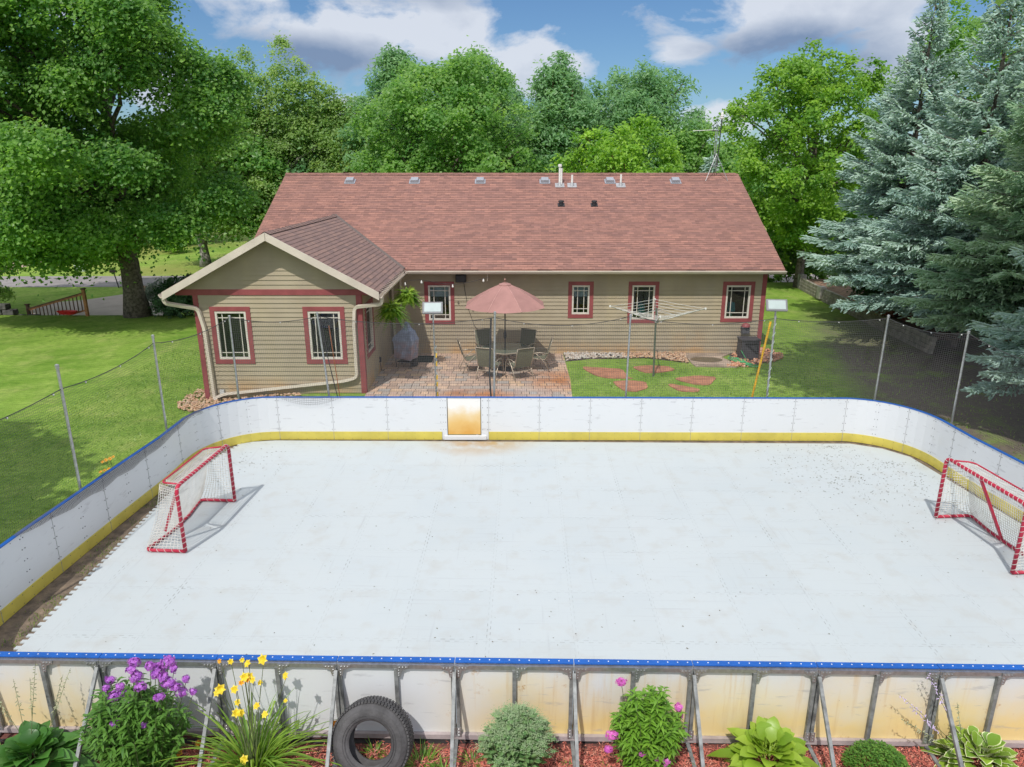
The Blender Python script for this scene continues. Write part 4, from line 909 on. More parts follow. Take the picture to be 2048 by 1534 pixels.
def cover_mat():
    m = mat('grill_cover', (.30, .36, .50), .45, var=.2, scale=4, bump=.5, bscale=12); t = m.node_tree; b = t.nodes['Principled BSDF']; old = b.inputs['Base Color'].links[0].from_socket
    g = N(t, 'ShaderNodeNewGeometry'); sp = N(t, 'ShaderNodeSeparateXYZ'); t.links.new(g.outputs['Position'], sp.inputs[0]); n = N(t, 'ShaderNodeTexNoise', i_Scale=5., i_Detail=5.); t.links.new(g.outputs['Position'], n.inputs['Vector'])
    f = mth(t, 'MULTIPLY', ramp(t, sp.outputs[2], .7, .95, (1, 1, 1, 1), (0, 0, 0, 1)), ramp(t, n.outputs[0], .35, .6)); t.links.new(mixc(t, f, old, (.34, .25, .28)), b.inputs['Base Color']); return m
mb.build('cover', cover_mat(), gt)
for sx, sy in ((-.28, -.2), (.26, -.2), (-.28, .2), (.26, .2)):
    x = gx + sx * cg - sy * sg_; y = gy + sx * sg_ + sy * cg; lg = MB().tube([(x, y, .05), (x, y, .4)], .016, 6).build('leg', darkst, gt); MB().lathe([(.035, -.015), (.035, .015)], (x, y, .05), 12, 'x', True).build('caster', blk, lg)
v = MB(); v.box((gx, gy, .2), (.5, .36, .03), Matrix.Rotation(-.35, 3, 'Z')); v.lathe([(.1, .04), (.12, .1), (.12, .22), (.06, .3)], (gx + .25, gy + .05, 0), 14); v.build('lower_shelf', darkst, gt)
dm = MB(); dm.box((-2.95, 23.3, .022), (.55, .85, .012)).build('door_mat', mat('mat_rubber', (.03, .05, .045), .9, var=.4, scale=15), origin=(-2.95, 23.3, .015)); tag(C.objects['door_mat'], 'dark green door mat on the patio behind the grill', 'mat')
# hanging ferns
def fern(x, y, z, r, seed, label):
    rng = np.random.default_rng(seed); t = thing('hanging_fern', (x, y, z), label, 'fern', 'ferns hanging from the gutter')
    P = []; Nn = []; T = []; L = []; Wd = []; TT = []; V = []; F = []
    mb = MB(); mb.t = []
    for k in range(330):
        a = rng.uniform(0, 2 * math.pi); up = rng.uniform(-.35, 1.45); ln = r * rng.uniform(.45, 1.15); d = np.array([math.cos(a), math.sin(a)]); tb = float(np.clip(.45 + .35 * (up - .7) + rng.normal(0, .15), 0, 1)); prev = None
        for j in range(13):
            s_ = (j + 1) / 13; hx = ln * s_ * math.cos(up * (1 - s_ * .2)); hz = ln * (math.sin(up) * s_ - (.35 + .5 * (k % 5) / 4) * s_ * s_); p = np.array([x + d[0] * hx, y + d[1] * hx, z + hz])
            wl = .065 * math.sin(math.pi * min(.95, s_ * .85 + .12)); side = np.array([-d[1], d[0], 0]); fw = np.array([d[0], d[1], -.5]); fw /= np.linalg.norm(fw)
            for sg in (-1, 1):
                q0 = p - fw * .022; q1 = p + fw * .024; tip = p + side * sg * wl + fw * .02 + np.array([0, 0, -.01]); n0 = len(mb.v)
                mb.add([q0, q1, tip], [(0, 1, 2)]); mb.t += [tb] * 3
    mb.build('fronds', L_fern, t)
    MB().lathe([(.09, -.2), (.13, -.02), (.135, 0), (.12, 0), (.11, -.04)], (x, y, z), 16, cap=False).build('basket', blk, t)
    MB().tube([(x, y, z), (x - .02, y, 2.9)], .006, 4).build('hanger', darkst, t)
L_fern = leafmat('fern_leaf', (.06, .20, .02), (.42, .56, .06), .5)
fern(-3.52, 20.4, 2.22, .56, 61, 'nearer hanging fern below the gable gutter, with a dark basket')
fern(-3.2, 21.7, 2.42, .54, 62, 'farther hanging fern, higher and to the right under the gutter')
# string lights
sl_ = thing('string_lights', (-3.3, 23.5, 2.85), 'string of white bulbs hung from the eave over the patio', 'string lights')
pts = [(-3.35, 22.6, 2.78), (-3.0, 23.2, 2.72), (-2.7, 23.5, 2.62), (-2.3, 23.65, 2.52), (-1.9, 23.65, 2.5), (-1.4, 23.6, 2.58), (-.75, 23.55, 2.76)]
MB().tube(pts, .007, 5).build('cord', blk, sl_)
for p in ((-3.4, 22.55, 2.74), (-2.98, 23.35, 2.68), (-1.98, 23.65, 2.5), (-.95, 23.57, 2.7)):
    MB().lathe([(.012, .0), (.018, -.03), (.032, -.06), (.034, -.085), (.02, -.11), (.001, -.115)], p, 10).build('bulb', whitep, sl_, smooth=True)
v = MB(); v.box((-1.72, 23.92, 2.66), (.36, .2, .26)); o = v.build('wall_speaker', blk, bevel=.03, origin=(-1.72, 24, 2.6)); tag(o, 'black box mounted under the eave above the left window', 'speaker')
MB().tube([(-.82, 23.6, 2.9), (-.82, 23.6, 2.62)], .008, 5).build('hook', beige, H0)

# clothesline
cx_, cy_ = 4.40, 21.25; cl = thing('clothesline', (cx_, cy_, 0), 'rotary clothesline with white lines on a green grey mast', 'clothesline')
grn = mat('green_grey_steel', (.14, .17, .13), .5, .3)
MB().tube([(cx_, cy_, 0), (cx_ - .02, cy_, 1.75), (cx_ - .02, cy_, 2.15)], .03, 8).build('mast', grn, cl)
MB().lathe([(.04, 1.68), (.06, 1.7), (.06, 1.78), (.04, 1.8)], (cx_, cy_, 0), 10).build('hub', alu, cl)
tips = []
for k in range(4):
    a = R(-8 + 90 * k); L_ = 1.42; tip = Vector((cx_ + math.cos(a) * L_, cy_ + math.sin(a) * L_, 2.17)); tips.append(tip)
    MB().tube([(cx_, cy_, 1.72), tip], .012, 6).build('arm', grn, cl); MB().tube([(cx_, cy_, 2.1), tuple(Vector((cx_, cy_, 1.72)).lerp(tip, .45))], .008, 5).build('strut', alu, cl); MB().box(tip, (.05, .05, .05)).build('end_cap', whitep, cl)
hub = Vector((cx_, cy_, 1.72)); v = MB()
for s_ in (.35, .48, .61, .74, .87, 1.0):
    for k in range(4):
        a = hub.lerp(tips[k], s_); b = hub.lerp(tips[(k + 1) % 4], s_); md = (a + b) / 2 - Vector((0, 0, .015)); v.tube([a, md, b], .0055, 4)
v.build('line', whitep, cl)

# hose box and hose
hb = thing('hose_box', (8.0, 23.35, 0), 'dark grey plastic hose reel box on the orange rocks', 'hose box'); pl = mat('charcoal_plastic', (.055, .052, .058), .55, var=.1)
MB().box((8.0, 23.4, .36), (.62, .5, .64), None, .97).build('body', pl, hb, bevel=.02); MB().box((8.0, 23.4, .70), (.66, .56, .05)).build('lid', pl, hb, bevel=.015)
MB().box((8.02, 23.145, .58), (.4, .03, .06)).build('slot', mat('slot_black', (.01, .01, .01), .9), hb); MB().bar((7.9, 23.13, .55), (8.2, 23.12, .3), .03).bar((8.2, 23.12, .3), (8.28, 23.12, .3), .03).build('crank', blk, hb)
pts = []; rg = random.Random(9)
for k in range(60):
    a = k * .62; pts.append((7.55 + .02 * k / 8 + .24 * math.cos(a) * (1 - k / 130) - .1 * math.sin(k * .1), 22.75 + .30 * math.sin(a * .93) + .2 * math.sin(k * .13), .08 + .03 * rg.random()))
pts = [(7.7, 23.2, .35)] + pts[:42] + [(7.6, 22.4, .07), (7.75, 22.2, .07), (7.95, 22.15, .05), (8.0, 22.3, .05), (7.85, 22.42, .07)]
o = MB().tube(pts, .014, 6).build('garden_hose', mat('green_hose', (.08, .42, .16), .4), smooth=True); tag(o, 'bright green garden hose tangled beside the hose box', 'hose')
#RINK
# ------------------------------------------------------------------ rink
tag(MB().prism([(-7.3, 6.4), (9.6, 6.3), (9.4, 14), (8.6, 15.9), (-6.3, 15.95), (-7.15, 14.6)], -.05, .004).build('rink_soil', dirtm), kind='structure', label='bare dirt strip inside the boards')
def floor_material():
    m = bpy.data.materials.new('rink_tiles'); m.use_nodes = True; t = m.node_tree; b = t.nodes['Principled BSDF']; b.inputs['Roughness'].default_value = .42; b.inputs['Specular IOR Level'].default_value = .35
    tcn = N(t, 'ShaderNodeTexCoord'); mp = N(t, 'ShaderNodeMapping'); mp.inputs['Rotation'].default_value = (0, 0, R(1)); mp.inputs['Location'].default_value = (.47, .1, 0); t.links.new(tcn.outputs['Object'], mp.inputs[0])
    sp = N(t, 'ShaderNodeSeparateXYZ'); t.links.new(mp.outputs[0], sp.inputs[0]); X, Y = sp.outputs[0], sp.outputs[1]; TS = 1.19
    def saw(v): return mth(t, 'MULTIPLY', mth(t, 'SUBTRACT', mth(t, 'GREATER_THAN', mth(t, 'FRACT', mth(t, 'DIVIDE', v, .13)), .5), .5), .045)
    def seam(a, o):
        q = mth(t, 'FRACT', mth(t, 'ADD', mth(t, 'DIVIDE', mth(t, 'ADD', a, saw(o)), TS), .5)); return mth(t, 'LESS_THAN', mth(t, 'ABSOLUTE', mth(t, 'SUBTRACT', q, .5)), .0035)
    se = mth(t, 'MAXIMUM', seam(X, Y), seam(Y, X))
    def nz(s, det=4., vec=None):
        n = N(t, 'ShaderNodeTexNoise', i_Scale=s, i_Detail=det, i_Roughness=.6); t.links.new(vec or mp.outputs[0], n.inputs['Vector']); return n.outputs[0]
    vis = ramp(t, nz(1.1), .54, .70)
    cell = N(t, 'ShaderNodeTexWhiteNoise', noise_dimensions='2D'); sn = N(t, 'ShaderNodeVectorMath', operation='FLOOR'); dv_ = N(t, 'ShaderNodeVectorMath', operation='SCALE'); dv_.inputs['Scale'].default_value = 1 / TS
    t.links.new(mp.outputs[0], dv_.inputs[0]); t.links.new(dv_.outputs[0], sn.inputs[0]); t.links.new(sn.outputs[0], cell.inputs['Vector'])
    c = mixc(t, ramp(t, cell.outputs['Value'], .0, .35), (.475, .515, .53), (.49, .53, .545))
    c = mixc(t, mth(t, 'MULTIPLY', ramp(t, nz(.55, 6.), .45, .75), .35), c, (.42, .48, .52))
    c = mixc(t, mth(t, 'MULTIPLY', ramp(t, nz(2.4, 8.), .52, .75), .5), c, (.42, .41, .38))
    str_ = N(t, 'ShaderNodeMapping'); str_.inputs['Scale'].default_value = (.5, 14, 1); str_.inputs['Rotation'].default_value = (0, 0, .35); t.links.new(mp.outputs[0], str_.inputs[0])
    c = mixc(t, mth(t, 'MULTIPLY', ramp(t, nz(1.5, 6., str_.outputs[0]), .58, .72), .4), c, (.36, .37, .39))
    fl = ramp(t, nz(16, 3.), .745, .77); c = mixc(t, mth(t, 'MULTIPLY', fl, .6), c, (.16, .13, .10))
    sm_ = N(t, 'ShaderNodeMath', operation='MULTIPLY'); t.links.new(se, sm_.inputs[0]); t.links.new(mth(t, 'ADD', mth(t, 'MULTIPLY', vis, .75), .16), sm_.inputs[1])
    c = mixc(t, sm_.outputs[0], c, (.10, .09, .08))
    str2 = N(t, 'ShaderNodeMapping'); str2.inputs['Scale'].default_value = (9, .4, 1); str2.inputs['Rotation'].default_value = (0, 0, .5); t.links.new(mp.outputs[0], str2.inputs[0]); c = mixc(t, mth(t, 'MULTIPLY', ramp(t, nz(1.5, 6., str2.outputs[0]), .62, .74), .4), c, (.34, .35, .37))
    # rusty wash in front of the gate
    so = N(t, 'ShaderNodeSeparateXYZ'); t.links.new(tcn.outputs['Object'], so.inputs[0])
    a = mth(t, 'DIVIDE', mth(t, 'ADD', so.outputs[0], .75), 1.5); bb = mth(t, 'DIVIDE', mth(t, 'SUBTRACT', so.outputs[1], 15.65), 1.0)
    bl = mth(t, 'SUBTRACT', 1, mth(t, 'SQRT', mth(t, 'ADD', mth(t, 'MULTIPLY', a, a), mth(t, 'MULTIPLY', bb, bb))), True)
    c = mixc(t, mth(t, 'MULTIPLY', mth(t, 'MULTIPLY', bl, ramp(t, nz(2.5), .3, .55)), 1.3, True), c, (.42, .30, .17))
    t.links.new(c, b.inputs['Base Color']); return m
pl_ = []; y = 6.75; x0 = lambda y: -6.62 - .03 * (y - 8) if y < 12.6 else -6.75 + .5 * ((y - 12.6) / 3.1) ** 2.4
k = 0
while y < 15.4:
    d = .035 if k % 2 else -.035; pl_ += [(x0(y) + d, y), (x0(y) + d, y + .065)]; 
    if k % 9 == 8: pl_[-1] = (pl_[-1][0] - .02, pl_[-1][1])
    y += .0655; k += 1
pl_ += [(-6.1, 15.62), (-5.6, 15.71), (7.9, 15.5), (8.5, 15.2), (8.88, 14.7), (8.98, 13.8), (9.2, 11.5), (9.35, 9), (9.3, 6.68)]
tag(MB().prism(pl_[::-1], 0, .022).build('rink_floor', floor_material()), kind='structure', label='white interlocking plastic floor tiles of the rink')
# path of the boards (inner face), counterclockwise from near left
def arc(cx, cy, r, a0, a1, n, ry=None): return [(cx + r * math.cos(R(a0 + (a1 - a0) * i / n)), cy + (ry or r) * math.sin(R(a0 + (a1 - a0) * i / n))) for i in range(n + 1)]
near = lambda x: 6.51 - .0195 * (x + .6)
LEFT = arc(-5.6, 8.2, 1.6, 262, 185, 8, 1.55) + [(-7.17, 9.5), (-7.08, 11.5), (-6.98, 13.2)] + arc(-5.55, 14.2, 1.44, 178, 92, 10, 1.58)[:-1] + [(-5.5, 15.78)]
FAR = [(-5.5, 15.78), (-1.65, 15.77)]; FAR2 = [(-.55, 15.765), (7.79, 15.69)]
RIGHT = [(7.79, 15.69)] + arc(7.6, 14.1, 1.5, 76, 2, 10, 1.6) + [(9.12, 13.2), (9.22, 12), (9.35, 10.5), (9.42, 9.0)] + arc(7.9, 8.0, 1.55, 5, -82, 8, 1.55)
wb = bpy.data.materials.new('white_board'); wb.use_nodes = True
def board_material(m, outside=False):
    t = m.node_tree; b = t.nodes['Principled BSDF']; b.inputs['Roughness'].default_value = .35; g = N(t, 'ShaderNodeNewGeometry'); sp = N(t, 'ShaderNodeSeparateXYZ'); t.links.new(g.outputs['Position'], sp.inputs[0])
    def nz(s, det=5., vec=None):
        n = N(t, 'ShaderNodeTexNoise', i_Scale=s, i_Detail=det, i_Roughness=.6); t.links.new(vec or g.outputs['Position'], n.inputs['Vector']); return n.outputs[0]
    c = mixc(t, nz(1.0), (.62, .645, .67), (.68, .695, .71))
    c = mixc(t, mth(t, 'MULTIPLY', ramp(t, nz(2.2, 7.), .55, .8), .3), c, (.62, .62, .60))
    if outside:
        xm = mth(t, 'MAXIMUM', ramp(t, mth(t, 'ADD', mth(t, 'DIVIDE', sp.outputs[0], 10), .5), .40, .50), mth(t, 'MULTIPLY', ramp(t, mth(t, 'ADD', mth(t, 'DIVIDE', sp.outputs[0], 10), .5), .02, .10, (1, 1, 1, 1), (0, 0, 0, 1)), .85))
        zm = ramp(t, mth(t, 'ADD', sp.outputs[2], mth(t, 'MULTIPLY', mth(t, 'SUBTRACT', nz(1.6), .5), .9)), .25, 1.15, (1, 1, 1, 1), (0, 0, 0, 1))
        c = mixc(t, mth(t, 'MULTIPLY', mth(t, 'MULTIPLY', xm, zm), mth(t, 'ADD', mth(t, 'MULTIPLY', nz(.9), .9), .5, True)), c, (.78, .60, .27))
        mp7 = N(t, 'ShaderNodeMapping'); mp7.inputs['Scale'].default_value = (8, 1, .55); t.links.new(g.outputs['Position'], mp7.inputs[0]); c = mixc(t, mth(t, 'MULTIPLY', mth(t, 'MULTIPLY', ramp(t, nz(1.6, 5., mp7.outputs[0]), .55, .72), xm), .5), c, (.60, .42, .20))
        sp2 = ramp(t, nz(4.5, 4.), .64, .72); sp3 = ramp(t, nz(28., 3.), .42, .58)
        c = mixc(t, mth(t, 'MULTIPLY', mth(t, 'MULTIPLY', sp2, sp3), mth(t, 'MULTIPLY', xm, 1.0)), c, (.50, .30, .12))
    mp5 = N(t, 'ShaderNodeMapping'); mp5.inputs['Scale'].default_value = (1, 1, 5); t.links.new(g.outputs['Position'], mp5.inputs[0]); c = mixc(t, mth(t, 'MULTIPLY', ramp(t, nz(3.2, 8., mp5.outputs[0]), .60, .70), .45), c, (.36, .36, .38))
    fl = ramp(t, nz(22., 3.), .76, .78); c = mixc(t, mth(t, 'MULTIPLY', fl, .6), c, (.18, .15, .12))
    t.links.new(c, b.inputs['Base Color'])
board_material(wb); wbo = bpy.data.materials.new('stained_white_board'); wbo.use_nodes = True; board_material(wbo, True)
yel = mat('yellow_kickplate', (.62, .52, .10), .4, var=.08, scale=2); blu = mat('blue_cap', (.008, .10, .42), .35, var=.08)
seamm = mat('seam_grey', (.36, .36, .36), .7); screwm = mat('screw_steel', (.25, .25, .26), .4, .7); screww = mat('screw_white', (.8, .8, .8), .4)
rb = thing('rink_boards', (1, 11, 0), 'white hockey rink boards with blue cap and yellow kick strip', 'rink boards')
BH = 1.07
def normals(path):
    out = []
    for i in range(len(path)):
        a = Vector(path[max(i - 1, 0)]); b = Vector(path[min(i + 1, len(path) - 1)]); d = (b - a).normalized(); out.append(Vector((-d.y, d.x)))
    return out
def strip(path, o0, o1, z0, z1):
    """wall segment along path between offsets o0..o1 outward (left of travel = outward for clockwise)"""
    nn = normals(path); rings = []
    for p, n in zip(path, nn):
        p = Vector(p); a = p + n * o0; b = p + n * o1; rings.append([(a.x, a.y, z0), (b.x, b.y, z0), (b.x, b.y, z1), (a.x, a.y, z1)])
    return MB().loft(rings)
def resample(path, step):
    P = [Vector(p) for p in path]; out = [P[0]]; acc = 0; L = [0]
    for a, b in zip(P, P[1:]): L.append(L[-1] + (b - a).length)
    n = max(1, round(L[-1] / step)); res = []
    for k in range(n + 1):
        s_ = L[-1] * k / n; i = max(j for j in range(len(L)) if L[j] <= s_ + 1e-9); i = min(i, len(P) - 2)
        res.append(tuple(P[i].lerp(P[i + 1], (s_ - L[i]) / (L[i + 1] - L[i]))))
    return res
def screws(mb, pts3, r=.009):
    for p in pts3: mb.box(p, (r * 2, r * 2, r * 2))
def board_run(path, step, inside_screws=True, mids=True):
    fine = resample(path, step / 6); n_ = (len(fine) - 1) // 6 * 6; fine = fine if len(fine) - 1 == n_ else resample(path, sum((Vector(b) - Vector(a)).length for a, b in zip(path, path[1:])) / max(6, round((len(fine) - 1) / 6) * 6)); PN = []
    nn = normals(fine)
    for k in range(0, len(fine) - 1, 6):
        seg = fine[k:k + 7]
        if len(seg) < 2: continue
        PN.append(strip(seg, 0, .014, .22, BH - .005).build('board_panel', wb, rb)); strip(seg, -.012, .014, .02, .22).build('kick_plate', yel, rb)
    for k in range(0, len(fine)):
        p = Vector(fine[k]); n = nn[k]; tx_ = Vector((n.y, -n.x))
        if k % 6 == 0: sc = MB(); sm = MB()
        if k % 6 == 0:
            a = p - n * .0015; a2 = p - n * .0135
            sm.box((a.x, a.y, .64), (.007, .004, .84), Matrix.Rotation(math.atan2(tx_.y, tx_.x), 3, 'Z')); sm.box((a2.x, a2.y, .12), (.007, .004, .2), Matrix.Rotation(math.atan2(tx_.y, tx_.x), 3, 'Z'))
        if k % 6 == 0 or (k % 6 == 3 and mids):
            for s_ in (-.03, .03):
                for z in (.28, .46, .64, .82, .99): q = p + tx_ * s_ - n * .002; screws(sc, [(q.x, q.y, z)], .0065)
        q = p - n * .002; screws(sc, [(q.x, q.y, 1.03), (q.x - n.x * .012, q.y - n.y * .012, .19), (q.x - n.x * .012, q.y - n.y * .012, .05)], .005)
        if k % 6 == 5 or k == len(fine) - 1:
            pa = PN[min(len(PN) - 1, k // 6)]
            if sm.v: sm.build('seam', seamm, pa)
            sc.build('screws', screwm, pa)
board_run(LEFT, 1.3); board_run(FAR, 1.28, mids=False); board_run(FAR2, 1.26, mids=False); board_run(RIGHT, 1.3)
FULL = LEFT + FAR[1:] + FAR2 + RIGHT[1:]
strip(FULL, -.012, .05, BH - .004, BH + .010).build('cap_rail', blu, rb, bevel=0)
# outer steel rail and posts of the far and side boards
strip(FULL, .02, .06, BH - .08, BH - .006).build('top_rail', alu, rb)
fr = resample(FULL, 1.3); pn = normals(fr)
for p, n in zip(fr, pn):
    MB().bar((p[0] + n.x * .045, p[1] + n.y * .045, .0), (p[0] + n.x * .045, p[1] + n.y * .045, BH - .08), .05).build('post', alu, rb)
    if p[1] > 9: MB().bar((p[0] + n.x * .08, p[1] + n.y * .08, BH - .1), (p[0] + n.x * .75, p[1] + n.y * .75, .0), .045).build('brace', alu, rb)
# gate in the far boards, rust stained
gate = MB().ext(-1.51, -.74, 15.775, 15.79, .15, BH - .006).build('gate', bpy.data.materials.new('gate_board'), rb); gm_ = gate.data.materials[0]; gm_.use_nodes = True
t = gm_.node_tree; b = t.nodes['Principled BSDF']; b.inputs['Roughness'].default_value = .4; g_ = N(t, 'ShaderNodeNewGeometry'); sp = N(t, 'ShaderNodeSeparateXYZ'); t.links.new(g_.outputs['Position'], sp.inputs[0]); n = N(t, 'ShaderNodeTexNoise', i_Scale=3.5, i_Detail=6.); t.links.new(g_.outputs['Position'], n.inputs['Vector'])
zz = mth(t, 'ADD', sp.outputs[2], mth(t, 'MULTIPLY', mth(t, 'SUBTRACT', n.outputs[0], .5), .5)); cr = N(t, 'ShaderNodeValToRGB'); t.links.new(zz, cr.inputs[0]); e = cr.color_ramp.elements; e[0].position = .15; e[0].color = (.62, .33, .07, 1); e[1].position = .85; e[1].color = (.78, .77, .74, 1); q = e.new(.62); q.color = (.74, .58, .33, 1); q = e.new(.4); q.color = (.70, .46, .16, 1); t.links.new(cr.outputs[0], b.inputs['Base Color'])
for x0_, x1_ in ((-1.66, -1.525), (-.725, -.55)): MB().ext(x0_, x1_, 15.765, 15.782, .02, BH - .006).build('board_panel', wb, rb)
MB().ext(-1.6, -.6, 15.72, 15.80, .024, .13).build('gate_sill', wb, rb, bevel=.01); 
v = MB(); 
for x in (-1.518, -.732): v.ext(x - .008, x + .008, 15.77, 15.80, .14, BH - .01)
v.build('gate_gap', mat('gap_black', (.02, .02, .02), .9), rb)
v = MB()
for x in (-1.56, -.69, -.57):
    for z in (.28, .46, .64, .82, .99): screws(v, [(x, 15.764, z)], .007)
v.build('screws', screwm, rb)
# near boards, seen from outside
BH = 1.035
dullst = mat('dull_galvanised', (.26, .27, .27), .55, .25, var=.25, scale=9)
BX = [-5.80, -4.51, -3.22, -1.90, -.62, .67, 1.95, 3.28, 4.57, 5.85]
for a, b_ in zip([-6.5] + BX, BX + [7.5]):
    ya, yb_ = near(a), near(b_); v = MB(); e = .004
    v.add([(a + e, ya, .1), (b_ - e, yb_, .1), (b_ - e, yb_, BH - .01), (a + e, ya, BH - .01), (a + e, ya + .014, .1), (b_ - e, yb_ + .014, .1), (b_ - e, yb_ + .014, BH - .01), (a + e, ya + .014, BH - .01)], [(0, 1, 2, 3), (7, 6, 5, 4), (0, 4, 5, 1), (3, 2, 6, 7), (0, 3, 7, 4), (1, 5, 6, 2)])
    v.build('board_panel', wbo, rb)
    v = MB(); v.bar((a + .003, ya + .02, BH + .006), (b_ - .003, yb_ + .02, BH + .006), .075, .018); co = v.build('cap_rail', blu, rb, bevel=.003)
    v = MB(); nsc = 12
    for k in range(nsc):
        s_ = (k + .5) / nsc; v.lathe([(.008, BH + .0155), (.006, BH + .018), (.001, BH + .019)], (a + (b_ - a) * s_, ya + (yb_ - ya) * s_ + .02, 0), 6)
    v.build('screws', screww, co)
    v = MB(); v.bar((a + .003, ya - .022, BH - .04), (b_ - .003, yb_ - .022, BH - .04), .04, .05); v.build('top_rail', alu, rb)
    v = MB(); v.bar((a, ya - .025, .075), (b_, yb_ - .025, .075), .045, .06); v.build('bottom_rail', mat('weathered_rail', (.42, .36, .36), .6), rb)
    v = MB(); v.ext(a, b_, min(ya, yb_) + .06, min(ya, yb_) + .07, .0, .1); v.build('kick_plate', yel, rb)
    xm = (a + b_) / 2; ym = near(xm)
    MB().bar((xm, ym - .028, .1), (xm, ym - .028, BH - .065), .042, .040, up=(0, 1, 0)).build('post', dullst, rb)
def gusset(x, y, s_, zt):
    v = MB(); v.add([(x, y - .054, zt), (x + s_ * .13, y - .054, zt), (x + s_ * .12, y - .054, zt - .035), (x + s_ * .055, y - .054, zt - .06), (x + s_ * .035, y - .054, zt - .14), (x, y - .054, zt - .14)] + [(x, y - .049, zt), (x + s_ * .13, y - .049, zt), (x + s_ * .12, y - .049, zt - .035), (x + s_ * .055, y - .049, zt - .06), (x + s_ * .035, y - .049, zt - .14), (x, y - .049, zt - .14)],
          [(0, 1, 2, 3, 4, 5), (11, 10, 9, 8, 7, 6)] + [(k, 6 + k, 6 + (k + 1) % 6, (k + 1) % 6) for k in range(6)])
    for q in ((.03, -.02), (.065, -.02), (.1, -.02), (.02, -.06), (.02, -.095), (.02, -.125)): v.lathe([(.008, 0), (.007, -.008), (.001, -.009)], (x + s_ * q[0], y - .054, zt + q[1]), 6, 'y')
    v.build('bracket', alu, rb)
for x in BX:
    y = near(x)
    for s_ in (-1, 1): MB().bar((x + s_ * .026, y - .028, .1), (x + s_ * .026, y - .028, BH - .065), .036, .040, up=(0, 1, 0)).build('post', dullst, rb); gusset(x + s_ * .02, y, s_, BH - .02)
    MB().bar((x - .002, y - .075, BH - .07), (x, y - .90, .0), .036, .036, up=(1, 0, 0)).build('brace', dullst, rb)
    MB().bar((x, y - .05, .04), (x, y - .93, .02), .04, .03).build('foot', dullst, rb)
    v = MB(); 
    for s_ in (-1, 1): v.box((x + s_ * .03, y - .06, .16), (.05, .01, .12)); 
    for s_ in (-1, 1):
        for z in (.12, .16, .2): v.lathe([(.009, 0), (.001, -.01)], (x + s_ * .03, y - .065, z), 6, 'y')
    v.build('bracket', alu, rb)
for x in [(a + b_) / 2 for a, b_ in zip(BX, BX[1:])]: 
    for s_ in (1,): gusset(x + s_ * .012, near(x), s_, BH - .02)

BH = 1.07
# safety netting on poles
nt_m = netmat('black_netting', (.12, .12, .125), .042, .095)
pole_specs = [((-7.24, 10.9), 3.18, 0, 0), ((-7.2, 13.9), 2.98, 0, 0), ((-6.45, 15.95), 2.97, 0, 0), ((-4.25, 15.98), 3.03, -.2, 0), ((-.44, 15.98), 3.05, .05, 0), ((2.68, 15.98), 2.99, .03, 0), ((6.02, 15.98), 2.95, .0, 0), ((8.52, 15.9), 2.99, .04, 0), ((9.53, 14.5), 2.93, .0, 0), ((-7.33, 8.0), 3.1, 0, 0), ((9.75, 11.5), 2.9, 0, 0)]
plab = ['left side net pole, nearest the camera beside the shaded lawn', 'left side net pole in front of the mown lawn', 'net pole in front of the left gable window', 'leaning net pole in front of the second gable window', 'thick grey net pole in front of the parasol', 'thin net pole in front of the clothesline', 'net pole carrying the right floodlight', 'net pole at the right end of the far boards before the spruce shade', 'rightmost net pole against the low spruce boughs', 'net pole beyond the left edge of the picture', 'net pole beyond the right edge of the picture']
tops = []
for (b2, h, lx, ly), lab in zip(pole_specs, plab):
    t_ = thing('net_pole', (b2[0], b2[1], 0), lab, 'pole', 'poles holding the net'); top = (b2[0] + lx, b2[1] + ly, h); tops.append(top); r = .024
    MB().tube([(b2[0], b2[1], 0), top], r, 10).build('pipe', alu, t_, smooth=False); MB().lathe([(.03, h - .06), (.032, h), (.001, h + .015)], (top[0], top[1], 0), 10).build('cap', alu, t_)
    MB().lathe([(.034, .75), (.034, .83)], (b2[0], b2[1], 0), 10).build('clamp', alu, t_)
